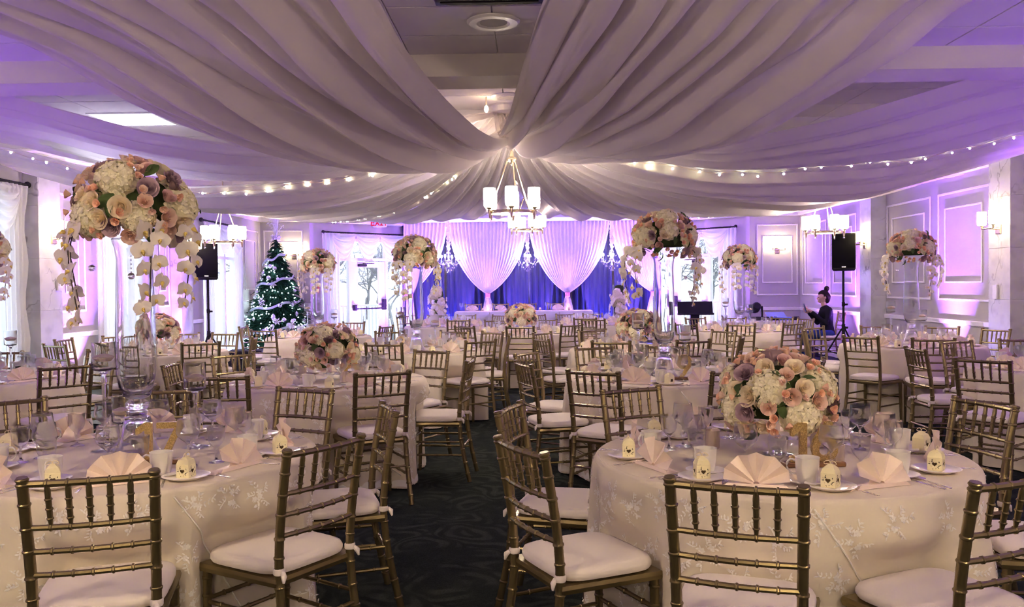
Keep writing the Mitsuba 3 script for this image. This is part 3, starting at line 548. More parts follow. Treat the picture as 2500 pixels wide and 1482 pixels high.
# crystal chandeliers on ruffled chains
def crystal_tpl():
    t = Tpl()
    t.add('chain_cover', tube([[0.012 * math.sin(k * 1.7), 0.012 * math.cos(k * 2.3), .28 + k * .026] for k in range(29)], [.035 + .014 * (k % 2) for k in range(29)], 8), WHITECLOTH, True, label='ruffled white chain cover')
    t.add('column', lathe([(0, -.16), (.02, -.15), (.035, -.11), (.012, -.06), (.05, -.02), (.055, .02), (.02, .06), (.03, .12), (.012, .18), (.035, .22), (.01, .29), (0, .29)], 12), SILVER, 30)
    for k in range(6):
        a = k * PI / 3 + .3; c, s = math.cos(a), math.sin(a)
        P = spline([[.04 * c, .04 * s, 0], [.13 * c, .13 * s, -.07], [.22 * c, .22 * s, -.05], [.25 * c, .25 * s, .02]], 10)
        am = t.add('arm', cat(tube(P, .008, 5), lathe([(0, 0), (.035, .01), (.03, 0), (0, -.01)], 8).apply_translation((.25 * c, .25 * s, .02)), tube([[.25 * c, .25 * s, .02], [.25 * c, .25 * s, .09]], .010, 6)), SILVER, True)
        t.add(am + '__candle_bulb', sphere(.027, (.25 * c, .25 * s, .13), 1, (1, 1, 1.5)), CANDLE, emit=[60, 42, 22], weight=.15)
    d = hull([(0, 0, .025), (.012, 0, 0), (-.006, .010, 0), (-.006, -.010, 0), (0, 0, -.03)]); ms = []
    rng = np.random.default_rng(5)
    for r, z, n in ((.25, -.03, 18), (.20, -.09, 14), (.14, -.14, 12), (.08, -.19, 8), (.03, -.23, 4), (.10, .10, 8), (.05, .2, 6)):
        for k in range(n): a = 2 * PI * k / n + r * 9; ms.append(at(d, M4(r * math.cos(a), r * math.sin(a), z, rng.uniform(0, 6))))
    t.add('crystal_drops', cat(*ms), CRYSTAL, stuff=True); return t
ct = crystal_tpl()
for x, lb in ((-1.87, 'left'), (-.03, 'middle'), (1.93, 'right')): put(ct, 'crystal_chandelier', f'crystal chandelier on a ruffled white chain before the backdrop, the {lb} one', 'chandelier', M4(x, 20.05, 2.04))

# ================================================================== CHRISTMAS TREE
def xmas():
    rng = np.random.default_rng(21); t = Tpl(); H_, R_ = 2.55, .80; n = 5200
    V, F = [], []; k = 0
    for i in range(n):
        h = 1 - math.sqrt(rng.uniform(0, 1)); z = .18 + h * (H_ - .25); a = rng.uniform(0, 2 * PI)
        lay = .80 + .20 * ((z * 5.2 + .15 * math.sin(5 * a)) % 1.0 < .5); r = R_ * (1 - h) ** .92 * lay * rng.uniform(.55, 1.0) + .03
        L = rng.uniform(.10, .19) * (1.1 - .5 * h); d = np.array([math.cos(a), math.sin(a), rng.uniform(-.55, .1)]); d /= np.linalg.norm(d)
        p = np.array([r * math.cos(a), r * math.sin(a), z]); s = np.cross(d, [0, 0, 1.0]); s /= np.linalg.norm(s); w = rng.uniform(.012, .026); up = np.cross(s, d)
        q = p + d * L + np.array([0, 0, -.02]); V += [p - d * .05, p + s * w, q, p - s * w, p + up * w * .8]; F += [(k, k + 1, k + 2), (k, k + 2, k + 3), (k, k + 4, k + 2)]; k += 5
    t.add('needle_boughs', tm(np.array(V), np.array(F)), PINE, stuff=True)
    t.add('inner_bough_cone', lathe([(0, .15), (R_ * .62, .2), (R_ * .42, 1.0), (R_ * .2, 1.9), (.02, H_ - .1), (0, H_)], 18), PINE, True)
    t.add('trunk', tube([[0, 0, 0], [0, 0, .3]], .06, 8), BARK, True); t.add('skirt', lathe([(0, .08), (.4, .05), (.55, .0)], 24), WHITECLOTH, True)
    ball = S(sphere(.042, (0, 0, 0), 2), ORNAMENT, True); drop = S(lathe([(0, -.07), (.02, -.05), (.040, -.005), (.03, .03), (.008, .055), (0, .06)], 12), ORNAMENT, 30)
    for i in range(58):
        h = 1 - math.sqrt(rng.uniform(.004, 1)); a = rng.uniform(PI * .98, 2.02 * PI); z = .25 + h * (H_ - .35); r = R_ * (1 - h) ** .92 * .97 + .02
        t.raw('ornament', ball if i % 3 else drop, M4(r * math.cos(a), r * math.sin(a), z, 0, rng.uniform(.8, 1.25)))
    bs = []
    for i in range(260):
        h = 1 - math.sqrt(rng.uniform(.002, 1)); a = rng.uniform(PI * .95, 2.05 * PI); z = .2 + h * (H_ - .3); r = R_ * (1 - h) ** .92 * rng.uniform(.85, 1.02) + .03; bs.append(sphere(.0125, (r * math.cos(a), r * math.sin(a), z), 0))
    t.add('string_lights', cat(*bs), CANDLE, emit=[9, 12, 13], weight=.4, stuff=True)
    for k in range(4):
        z0 = .45 + k * .5; P = []
        for q in np.linspace(PI * .95, 2.05 * PI, 26): z = z0 + .28 * (q - PI) / PI + .02 * math.sin(5 * q); r = R_ * (1 - (z - .18) / H_) ** .92 * .98 + .03; P.append([r * math.cos(q), r * math.sin(q), z])
        P = np.array(P); t.add('ribbon_garland', grid(lambda u, v: np.stack([np.interp(u, np.linspace(0, 1, 26), P[:, j]) + (0 if j < 2 else (v - .5) * .05 + .01 * np.sin(22 * u)) for j in range(3)], -1), 70, 3), RIBBONMESH, True)
    fl = []
    for i in range(26): a = rng.uniform(0, 6.28); e = rng.uniform(-.6, .6); d = np.array([math.cos(a) * math.cos(e), math.sin(a) * math.cos(e), math.sin(e)]); fl.append(at(hull([(0, 0, 0), (.03, .0, .06), (-.03, 0, .06), (0, .012, .12), (0, 0, .13)]), align((0, 0, H_ - .02), d, i, 1.0)))
    t.add('silver_bow', cat(*fl), ORNAMENT, label='silvery bow at the tree top')
    sp = []
    for i in range(26):
        a = rng.uniform(0, 6.28); l = rng.uniform(.25, .62); b = rng.uniform(.05, .22)
        P = spline([[0, 0, H_], [b * .4 * math.cos(a), b * .4 * math.sin(a), H_ + l * .6], [b * math.cos(a + .4), b * math.sin(a + .4), H_ + l], [b * 1.5 * math.cos(a + .7), b * 1.5 * math.sin(a + .7), H_ + l * .92]], 8); sp.append(tube(P, .004, 4, False))
        for q in P[2:]: sp.append(sphere(.010, q + rng.normal(0, .012, 3), 0))
    t.add('topper_sprays', cat(*sp), ORNAMENT, label='silver glitter sprays standing from the top', stuff=True)
    for i in range(9):
        h = rng.uniform(.03, .6); a = rng.uniform(1.1 * PI, 1.9 * PI); z = .25 + h * (H_ - .35); r = R_ * (1 - h) ** .92 + .02; d = np.array([math.cos(a), math.sin(a), .2])
        t.add('poinsettia', cat(*[at(hull([(0, 0, 0), (.05, .02, .02), (.05, -.02, .02), (.1, 0, .01), (.05, 0, .03)]), M4(0, 0, 0, j * PI / 3)) for j in range(6)]), WHITECLOTH, False, align((r * math.cos(a), r * math.sin(a), z), d, i, .9))
    return t
put(xmas(), 'christmas_tree', 'tall Christmas tree with white lights and silver balls in the left corner', 'Christmas tree', M4(-5.32, 18.05, 0))

# ================================================================== LOUDSPEAKERS, LECTERN, DJ TABLE
def speaker(x, y, zc, rz, lb1, lb2, base='tripod'):
    t = Tpl(); w, h, d = .19, .32, .17
    t.add('cabinet', hull([(-w, -d, -h + .03), (w, -d, -h + .03), (w, -d, h), (-w, -d, h), (-w * .62, d, -h), (w * .62, d, -h), (w * .62, d, h - .02), (-w * .62, d, h - .02), (-w * .9, -d + .02, -h), (w * .9, -d + .02, -h)]), BLACK)
    t.add('grille', box(-w + .012, w - .012, -d - .008, -d, -h + .05, h - .02, .006), GRILLE); t.add('badge', box(-.035, .035, -d - .012, -d - .008, -h + .055, -h + .075, .002), SILVER, label='small silver badge')
    put(t, 'loudspeaker', lb1, 'loudspeaker', M4(x, y, zc, rz))
    t = Tpl(); t.add('pole', tube([[0, 0, .1], [0, 0, zc - .31]], .019, 10), BLACK, True); t.add('collar', cat(tube([[0, 0, .62], [0, 0, .74]], .03, 10), tube([[.02, 0, .68], [.075, 0, .68]], .018, 8)), BLACK, True)
    t.add('upper_clamp', cat(tube([[0, 0, 1.05], [0, 0, 1.12]], .027, 10), tube([[.02, 0, 1.08], [.07, 0, 1.08]], .016, 8)), BLACK, True)
    for k in range(3):
        a = k * 2 * PI / 3 + .4; c, s = math.cos(a), math.sin(a)
        lg = t.add('leg', tube([[.03 * c, .03 * s, .66], [.42 * c, .42 * s, .015]], .014, 8), BLACK, True); t.add(lg + '__brace', tube([[.02 * c, .02 * s, .2], [.26 * c, .26 * s, .27]], .009, 6), BLACK, True)
    put(t, 'speaker_stand', lb2, 'speaker stand', M4(x, y, 0))
speaker(-5.6, 14.9, 1.95, .25, 'black loudspeaker on a tripod before the left wall window', 'black tripod stand carrying the left loudspeaker')
speaker(5.42, 14.95, 1.98, -.3, 'black loudspeaker on a tripod by the far right pilaster', 'black tripod stand carrying the right loudspeaker')
t = Tpl(); t.add('box', box(-.28, .28, -.25, .25, .02, .42, .015), BLACK); t.add('handle', tube([[-.06, -.26, .3], [-.05, -.29, .3], [.05, -.29, .3], [.06, -.26, .3]], .01, 6), SILVER, True); put(t, 'equipment_case', 'black equipment case on the floor below the left loudspeaker', 'case', M4(-4.85, 14.6, 0, .2))
t = Tpl(); t.add('reading_board', at(box(-.35, .35, -.02, .02, -.12, .13, .01), M4(0, -.05, .98, 0, 1, -.3)), BLACK); t.add('lip', box(-.36, .36, -.16, -.08, .84, .88, .008), BLACK); t.add('column', box(-.09, .09, -.06, .06, .05, .92, .01), BLACK); t.add('base', box(-.22, .22, -.2, .2, 0, .05, .01), BLACK)
put(t, 'lectern', 'black lectern with a wide slanted top before the right glazed door', 'lectern', M4(3.33, 17.4, 0))
def box_cloth(x0, x1, y0, y1, zt, seed, amp=.02, swagged=False):
    """A floor length cloth over an oblong table."""
    per = [(x0, y0), (x1, y0), (x1, y1), (x0, y1)]; L = [0]; pts = per + [per[0]]
    for a, b in zip(pts, pts[1:]): L.append(L[-1] + math.hypot(b[0] - a[0], b[1] - a[1]))
    rng = np.random.default_rng(seed); ph = rng.uniform(0, 6.3, 4); cx, cy = (x0 + x1) / 2, (y0 + y1) / 2
    def fn(u, v):
        s = u * L[-1]; x = np.interp(s, L, [p[0] for p in pts]); y = np.interp(s, L, [p[1] for p in pts])
        f = amp * (np.sin(s * 17 + ph[0]) + .6 * np.sin(s * 31 + ph[1]) + .5 * np.sin(s * 7 + ph[2])) * v ** .7 + .03 * v
        nx = np.sign(x - cx) * (np.abs(np.abs(x - cx) - (x1 - x0) / 2) < 1e-6); ny = np.sign(y - cy) * (np.abs(np.abs(y - cy) - (y1 - y0) / 2) < 1e-6)
        return np.stack([x + nx * f, y + ny * f, zt - .008 - (zt - .012) * v], -1)
    return cat(grid(fn, 220, 10), box(x0, x1, y0, y1, zt - .02, zt, .006))
one('dj_tablecloth', box_cloth(4.15, 5.2, 16.0, 16.75, .76, 3), WHITECLOTH, 'white floor length cloth on the equipment table in front of the right panelled wall', 'tablecloth', 30)
t = Tpl(); t.add('base', box(-.12, .12, -.1, .1, 0, .07, .012), BLACK); t.add('yoke', cat(box(-.13, -.10, -.03, .03, .06, .27, .008), box(.10, .13, -.03, .03, .06, .27, .008)), BLACK); t.add('head', at(lathe([(0, -.12), (.07, -.12), (.085, -.06), (.085, .08), (.06, .12), (0, .12)], 14), M4(0, 0, .24, 0, 1, 1.2)), BLACK, 30)
put(t, 'moving_head_light', 'black moving head stage light on the left end of the white equipment table', 'stage light', M4(4.27, 16.3, .76))
t = Tpl(); t.add('body', box(-.2, .2, -.13, .13, 0, .06, .008), BLUEPLASTIC); t.add('screen', at(box(-.18, .18, -.008, .008, 0, .22, .005), M4(0, .12, .05, 0, 1, -1.15)), BLUEPLASTIC); put(t, 'laptop', 'dark blue laptop lying open on the equipment table', 'laptop', M4(4.72, 16.35, .76))
one('mixing_desk', cat(box(-.16, .16, -.12, .12, 0, .05, .01), *[tube([[x, y, .05], [x, y, .07]], .012, 6) for x in (-.1, -.03, .04, .11) for y in (-.06, .04)]), BLACK, 'small black mixing desk beside the laptop', 'mixer', m=M4(4.52, 16.3, .76))
one('black_hat', lathe([(0, .07), (.06, .07), (.07, .05), (.075, .015), (.11, .012), (.11, .004), (0, .0)], 18), BLACK, 'round black cap-like object at the right end of the equipment table', 'hat', 30, M4(5.0, 16.25, .76))
# the woman at the equipment table, looking at her phone
def woman():
    def hp(js, bones, ln=.02, it=8):
        m = m3.Manifold()
        for a, b in bones:
            (pa, ra), (pb, rb) = js[a], js[b]
            m = m + m3.Manifold.hull_points(np.vstack([sphere(ra, pa, 2).vertices, sphere(rb, pb, 2).vertices]))
        q = man(m.refine_to_length(ln)); trimesh.smoothing.filter_taubin(q, iterations=it); return q
    # faces -x, seated; origin under the seat on the floor
    t = Tpl()
    J = dict(pel=((0, 0, .52), .13), wai=((-.02, 0, .68), .112), che=((-.03, 0, .88), .125), nk0=((-.05, 0, 1.0), .06), nk=((-.07, 0, 1.07), .05), sl=((-.03, .165, .96), .058), sr=((-.03, -.165, .96), .058),
             el=((-.12, .20, .72), .043), er=((-.10, -.22, .72), .043), wl=((-.31, .09, .90), .031), wr=((-.31, -.10, .92), .031))
    t.add('jacket', hp(J, [('pel', 'wai'), ('wai', 'che'), ('che', 'nk0'), ('che', 'sl'), ('che', 'sr'), ('sl', 'el'), ('sr', 'er'), ('el', 'wl'), ('er', 'wr'), ('sl', 'nk0'), ('sr', 'nk0')]), BLACKCLOTH, True, label='black jacket')
    J = dict(hl=((0, .085, .51), .095), hr=((0, -.085, .51), .095), kl=((-.42, .10, .50), .065), kr=((-.42, -.10, .50), .065), al=((-.40, .11, .08), .042), ar=((-.42, -.11, .08), .042))
    t.add('trousers', hp(J, [('hl', 'hr'), ('hl', 'kl'), ('hr', 'kr'), ('kl', 'al'), ('kr', 'ar')]), DENIM, True, label='dark trousers')
    J = dict(c=((-.085, 0, 1.205), .088), f=((-.125, 0, 1.17), .062), j=((-.145, 0, 1.125), .035), n0=((-.180, 0, 1.19), .010), n1=((-.192, 0, 1.168), .011), nk=((-.07, 0, 1.06), .05), nk2=((-.085, 0, 1.12), .05), e1=((-.07, .09, 1.18), .014), e2=((-.075, .09, 1.20), .014), g1=((-.07, -.09, 1.18), .014), g2=((-.075, -.09, 1.20), .014))
    hd = hp(J, [('c', 'f'), ('f', 'j'), ('c', 'j'), ('n0', 'n1'), ('nk', 'nk2'), ('nk2', 'c'), ('e1', 'e2'), ('g1', 'g2')], .012, 6)
    h = t.add('head', hd, SKIN, True)
    for s in (-1, 1): t.add(h + '__eye', sphere(.010, (-.172, s * .030, 1.196), 1, (.6, 1.3, .7)), HAIR, True)
    t.add(h + '__mouth', sphere(.016, (-.176, 0, 1.137), 1, (.45, 1.2, .35)), PETAL['rose'], True)
    J = dict(a=((-.07, 0, 1.245), .085), b=((-.035, 0, 1.20), .088), d=((-.02, 0, 1.14), .06), q=((-.015, 0, 1.355), .046), q0=((-.03, 0, 1.30), .030), fr=((-.125, 0, 1.255), .045), l=((-.06, .055, 1.22), .05), r=((-.06, -.055, 1.22), .05))
    t.add('hair', hp(J, [('a', 'b'), ('b', 'd'), ('a', 'q0'), ('q0', 'q'), ('a', 'fr'), ('l', 'b'), ('r', 'b')], .015, 5), HAIR, True, label='dark hair tied in a high bun')
    for s, wz in ((1, .90), (-1, .92)):
        y = s * .095; p0 = np.array([-.32, y, wz + .01]); J = dict(w=(p0, .026), p=(p0 + (-.05, -s * .01, .025), .028), p2=(p0 + (-.065, s * .012, .04), .022)); bo = [('w', 'p'), ('w', 'p2')]
        for k in range(4):
            o = (k - 1.5) * .015; L = (.030, .034, .032, .024)[k]
            J[f'a{k}'] = (p0 + (-.072, o, .048), .0095); J[f'b{k}'] = (p0 + (-.085 - L * .3, o - s * .012, .048 + L * .8), .0085); J[f'c{k}'] = (p0 + (-.080, o - s * .028, .060 + L), .008); bo += [('p', f'a{k}'), (f'a{k}', f'b{k}'), (f'b{k}', f'c{k}')]
        J['t0'] = (p0 + (-.03, -s * .03, .03), .012); J['t1'] = (p0 + (-.06, -s * .045, .055), .010); J['t2'] = (p0 + (-.08, -s * .042, .075), .009); bo += [('w', 't0'), ('t0', 't1'), ('t1', 't2')]
        t.add('hand', hp(J, bo, .006, 3), SKIN, True)
    for s in (-1, 1): t.add('shoe', hull([(-.52, s * .11 - .035, 0), (-.52, s * .11 + .035, 0), (-.36, s * .11 - .04, 0), (-.36, s * .11 + .04, 0), (-.54, s * .11, .03), (-.37, s * .11 - .03, .09), (-.37, s * .11 + .03, .09), (-.46, s * .11, .07)]), BLACK, True)
    return t
WX, WY = 5.46, 15.85
put(woman(), 'person', 'seated person in a black jacket with a high bun looking at a phone', 'person', M4(WX, WY, 0))
one('phone', box(-.006, .006, -.036, .036, -.075, .075, .004), BLACKGLOSS, 'black phone held up by the seated person', 'phone', m=M4(WX - .415, WY - .005, 1.005, 0, 1, 0, -.25))

# ================================================================== CHIAVARI CHAIRS (origin on the floor under the seat, sitter faces +y)
def post_path(s):
    return spline([[s * .188, -.275, 0], [s * .180, -.222, .25], [s * .178, -.200, .47], [s * .182, -.222, .70], [s * .186, -.262, .915]], 24)
def rail_path(z, k, w, bow=.016):
    y = np.interp(z, [0, .25, .47, .70, .915], [-.275, -.222, -.200, -.222, -.262]); xs = np.linspace(-w, w, 9)
    return np.stack([xs, y - bow * (1 - (xs / w) ** 2), xs * 0 + z], 1)
def cushion_mesh():
    n = 40; a = np.linspace(0, 2 * PI, n, endpoint=False); c, s = np.cos(a), np.sin(a)
    x = np.sign(c) * np.abs(c) ** .42; y = np.sign(s) * np.abs(s) ** .42
    w = .197 + .016 * (y + 1) / 2; V = []
    for k, z in ((.80, .452), (.97, .455), (1.0, .466), (1.0, .478), (.965, .492), (.86, .500), (.55, .505), (.0, .507)):
        V.append(np.stack([x * w * k, y * .198 * k + .002, z + 0 * x], 1))
    V = np.vstack(V); r = 8; i, j = np.meshgrid(np.arange(r - 1), np.arange(n), indexing='ij'); j2 = (j + 1) % n
    f = np.stack([i * n + j, i * n + j2, (i + 1) * n + j2, (i + 1) * n + j], -1).reshape(-1, 4)
    f0 = [(n - 1 - 0, 0, 0)]
    return tm(V, f)
def seat_frame_mesh():
    o = np.array([(-.195, -.20), (.195, -.20), (.212, .20), (-.212, .20)])
    return cat(hull([(x, y, z) for x, y in o for z in (.418, .448)] + [(x * 1.02, y * 1.02, .434) for x, y in o]))
def ties(s):
    return cat(lathe([(.0185, -.012), (.021, -.008), (.0215, .008), (.0185, .012)], 10).apply_translation((s * .178, -.200, .474)), tube([[s * .178, -.22, .474], [s * .185, -.232, .462], [s * .19, -.236, .44]], [.008, .011, .004], 6))
def chair_full():
    t = Tpl()
    t.add('seat_cushion', cushion_mesh(), CUSHION, 50, label='ivory seat cushion'); t.add('seat_frame', seat_frame_mesh(), GOLD, 25)
    for s in (-1, 1): t.add('cushion_tie', ties(s), CUSHION, True)
    rings = [.07, .16, .27, .36, .455, .57, .645, .74, .82, .905, .975, .992]
    for s in (-1, 1): t.add('back_post', ringed(post_path(s), .0165, rings, n=10, w=.006), GOLD, 40)
    for s in (-1, 1): t.add('front_leg', ringed(np.array([[s * .192, .178, .425], [s * .194, .182, .2], [s * .198, .19, 0]]), .0175, [.08, .24, .45, .68, .9], n=10, r_end=.013), GOLD, 40)
    t.add('top_rail', ringed(rail_path(.893, 0, .178), .0115, [.17, .335, .5, .665, .83], n=8, w=.005), GOLD, 40)
    for z in (.752, .675, .600): t.add('back_rail', ringed(rail_path(z, 0, .172), .0095, [.17, .335, .5, .665, .83], n=8, w=.005), GOLD, 40)
    top, bot = rail_path(.893, 0, .178), rail_path(.752, 0, .172)
    for q in (.17, .335, .5, .665, .83):
        a = np.array([np.interp(q * 8, np.arange(9), top[:, k]) for k in range(3)]); b = np.array([np.interp(q * 8, np.arange(9), bot[:, k]) for k in range(3)])
        ss = np.array([0, .04, .16, .33, .345, .365, .38, .55, .565, .585, .6, .77, .785, .805, .82, .93, 1.0]); rr = np.array([.004, .0075, .0095, .0092, .0122, .0122, .0092, .009, .0120, .0120, .009, .0085, .0114, .0114, .008, .006, .0032])
        t.add('spindle', tube(a + (b - a) * ss[:, None], rr, 8), GOLD, 40)
    def bar(p, q, r=.0085): return ringed(np.array([p, (np.add(p, q) / 2).tolist(), q]), r, [.2, .5, .8], n=8, w=.005)
    for s in (-1, 1):
        for z, y0 in ((.30, -.215), (.20, -.232)): t.add('stretcher', bar([s * .182, y0, z], [s * .194, .18, z]), GOLD, 40)
    for y, z in ((.180, .31), (.183, .22)): t.add('stretcher', bar([-.194, y, z], [.194, y, z]), GOLD, 40)
    t.add('stretcher', bar([-.181, -.222, .26], [.181, -.222, .26]), GOLD, 40)
    return t
def chair_far():
    t = Tpl(); t.add('seat_cushion', cushion_mesh(), CUSHION, 50, label='ivory seat cushion')
    fr = [seat_frame_mesh()]
    for s in (-1, 1):
        fr.append(tube([[s * .192, .178, .425], [s * .198, .19, 0]], [.0175, .013], 6))
        for z, y0 in ((.30, -.215), (.20, -.232)): fr.append(tube([[s * .182, y0, z], [s * .194, .18, z]], .0085, 5, False))
    fr += [tube([[-.194, .18, .27], [.194, .18, .27]], .0085, 5, False), tube([[-.181, -.222, .26], [.181, -.222, .26]], .0085, 5, False)]
    t.add('base_frame', cat(*fr), GOLD, 40)
    for s in (-1, 1): t.add('back_post', cat(tube(post_path(s)[[0, 4, 8, 12, 16, 20, 23]], .0165, 7), lathe([(0, -.012), (.019, -.01), (.020, .005), (.012, .01), (0, .01)], 7).apply_translation((s * .186, -.262, .915))), GOLD, 40)
    bk = [tube(rail_path(.893, 0, .178), .0115, 6, False)] + [tube(rail_path(z, 0, .172), .0095, 5, False) for z in (.752, .675, .600)]
    t.add('back_rails', cat(*bk), GOLD, True)
    top, bot = rail_path(.893, 0, .178), rail_path(.752, 0, .172); sp = []
    for q in (.17, .335, .5, .665, .83):
        a = np.array([np.interp(q * 8, np.arange(9), top[:, k]) for k in range(3)]); b = np.array([np.interp(q * 8, np.arange(9), bot[:, k]) for k in range(3)]); sp.append(tube([a, a + (b - a) * .3, b], [.006, .010, .005], 5, False))
    t.add('spindles', cat(*sp), GOLD, True); return t
CH_FULL, CH_FAR = chair_full(), chair_far()

TABLES = {  # centre, number of settings, phase of the first setting (degrees), description
 'T1': (-1.71, 3.70, 'the near left table', [-72, -29, 21, 69, 108, 144, -165, -118]),
 'T2': (1.03, 3.60, 'the near right table', [-112, -70, -15, 24, 70, 114, 158, -155]),
 'T3': (-1.57, 6.66, 'the second table left of the aisle', [-111, -56, -1, 53, 100, 145, -165]),
 'T4': (-4.55, 6.97, 'the table cut by the left edge', [-27, 20, 68, 110, 155, -118, -72, -160]),
 'T5': (-4.25, 9.75, 'the left window table', [-148, -90, -45, -5, 40, 79, 110, 145]),
 'T6': (-3.10, 12.6, 'the Christmas tree table', [-111, -65, -20, 30, 75, 120, 179]),
 'T7': (-1.27, 9.62, 'the middle left table', [-99, -46, 7, 45, 75, 112, 160, -150]),
 'T8': (-.13, 12.9, 'the aisle end table', [-90, -50, -5, 50, 110, 165, -130]),
 'T9': (1.05, 6.73, 'the second table right of the aisle', [-157, -119, -74, -22, 29, 74, 113, 153]),
 'T10': (1.20, 9.55, 'the third table right of the aisle', [-156, -110, -66, -20, 34, 107, 145]),
 'T11': (3.15, 12.95, 'the lectern side table', [-137, -102, -65, -20, 25, 55, 85, 115, 160]),
 'T12': (4.28, 9.72, 'the right wall table', [-145, -107, -60, -10, 25, 57, 90, 115, 153]),
 'T13': (4.40, 7.08, 'the table cut by the right edge', [-149, -165, 112, 78, 30, -20, -75, -110]),
 'T14': (1.15, 15.6, 'the rear right table', [-95, -50, 0, 50, 84, 110, 140, -140]),
 'T15': (-1.5, 15.55, 'the rear left table', [-76, -30, 20, 50, 75, 104, 130, -130]),
}
CHAIRS = {  # table: (x, y of the top rail's middle, yaw the back's normal was measured at or None)
 'T1': [(-1.36, 2.61, 107), (-.75, 3.13, 148), (-.67, 4.06, 199), (-1.27, 4.82, 246), (-2.08, 4.82, 288), (-2.73, 4.41, 318)],
 'T2': [(-.04, 3.06, 27), (-.10, 4.03, -15), (.58, 2.45, 70), (.55, 4.70, 299), (2.13, 4.07, 194), (1.41, 2.50, 116), (2.22, 3.28, 168)],
 'T3': [(-.98, 5.70, 119), (-.46, 6.64, 175), (-.87, 7.59, 238), (-2.02, 5.53, 92), (-2.56, 7.35, 316), (-2.74, 6.50, 5)],
 'T4': [(-3.49, 6.40, 140), (-4.96, 7.95, 285), (-4.05, 8.05, 245)],
 'T5': [(-4.95, 8.85, 62), (-5.4, 9.85, 0), (-3.45, 8.95, 118), (-4.15, 8.62, 92), (-3.85, 10.8, 255), (-4.42, 10.9, 280), (-5.06, 10.48, 317), (-3.2, 9.95, 190)],
 'T6': [(-4.22, 12.59, 0), (-3.58, 11.49, 75), (-2.83, 13.8, 256), (-2.05, 12.29, 160)],
 'T7': [(-1.45, 8.50, 82), (-.50, 8.84, 128), (-.23, 9.74, 180), (-.45, 10.45, 225), (-1.76, 10.83, 285), (-.94, 10.75, 253)],
 'T8': [(-.13, 11.71, 86), (.60, 12.1, 125), (-.91, 11.98, 50), (-.55, 14.0, 290), (.27, 14.1, 250)],
 'T9': [(.59, 7.80, 291), (.41, 5.64, 58), (-.05, 6.29, 18), (-.03, 7.25, 330), (1.34, 5.58, 112), (1.26, 7.88, 258), (2.07, 7.33, 215), (2.14, 6.33, 158)],
 'T10': [(.12, 9.03, 25), (.15, 10.2, 325), (.78, 10.72, 290), (.80, 8.48, 76), (1.62, 8.53, 112), (2.30, 10.22, 214), (2.25, 9.14, 160)],
 'T11': [(2.88, 11.75, 90), (3.64, 11.9, 118), (2.71, 14.1, 292), (2.18, 12.05, 42), (3.34, 14.1, 262), (4.05, 13.85, 225), (4.28, 13.39, 200)],
 'T12': [(3.22, 10.13, -20), (3.55, 10.84, 300), (3.40, 8.9, 40), (3.92, 8.42, 74), (4.38, 10.96, 268), (5.04, 10.6, 230), (5.35, 9.96, 200)],
 'T13': [(3.99, 8.12, 292), (3.24, 6.22, 40), (4.69, 8.30, 258), (3.25, 7.31, 0)],
 'T14': [(.93, 14.4, 80), (.18, 16.31, 320), (.69, 16.61, 290), (1.23, 16.75, 265), (1.85, 16.6, 238), (1.03, 13.9, 80)],
 'T15': [(-1.18, 14.3, 100), (-1.79, 16.72, 282), (-1.22, 16.66, 256), (-.57, 16.32, 225), (-2.41, 16.6, 310)],
}
def sector_names(angles):
    """Unique plain names of places round a table, from angles in degrees (0 = right, 90 = away from the camera)."""
    base = ['right', 'far right', 'far', 'far left', 'left', 'near left', 'near', 'near right']; out = {}; used = {}
    for a in angles:
        k = base[int(round((a % 360) / 45)) % 8]; used.setdefault(k, []).append(a)
    for k, aa in used.items():
        if len(aa) == 1: out[aa[0]] = k; continue
        aa = sorted(aa, key=lambda q: math.cos(math.radians(q)))
        for a, w in zip(aa, ('first ', 'second ') if len(aa) == 2 else ('first ', 'second ', 'third ', 'fourth ')): out[a] = w + k
    return out
SEATS = {}
for tk, lst in CHAIRS.items():
    cx, cy, desc = TABLES[tk][:3]; angs = [round(math.degrees(math.atan2(y - cy, x - cx)), 2) for x, y, _ in lst]; nm = sector_names(angs)
    for (x, y, n), a in zip(lst, angs):
        yaw = math.radians(n - 90); ox, oy = x - (-.262) * -math.sin(yaw), y - (-.262) * math.cos(yaw); SEATS.setdefault(tk, []).append((ox, oy, yaw))
        put(CH_FULL if cy < 8 else CH_FAR, 'chiavari_chair', f'gold banquet chair, {nm[a]} side of {desc}', 'chair', M4(ox, oy, 0, yaw), 'gold banquet chairs around the round tables')
for i, x in enumerate((-1.25, -.62, .02, .66)):
    put(CH_FAR, 'chiavari_chair', f'pale banquet chair behind the head table, {ORD[i]} of four from the left', 'chair', M4(x - .05, 19.75, .14, PI), 'chairs behind the head table')
put(CH_FAR, 'chiavari_chair', 'banquet chair that the person with the phone sits on', 'chair', M4(WX, WY, 0, PI / 2))

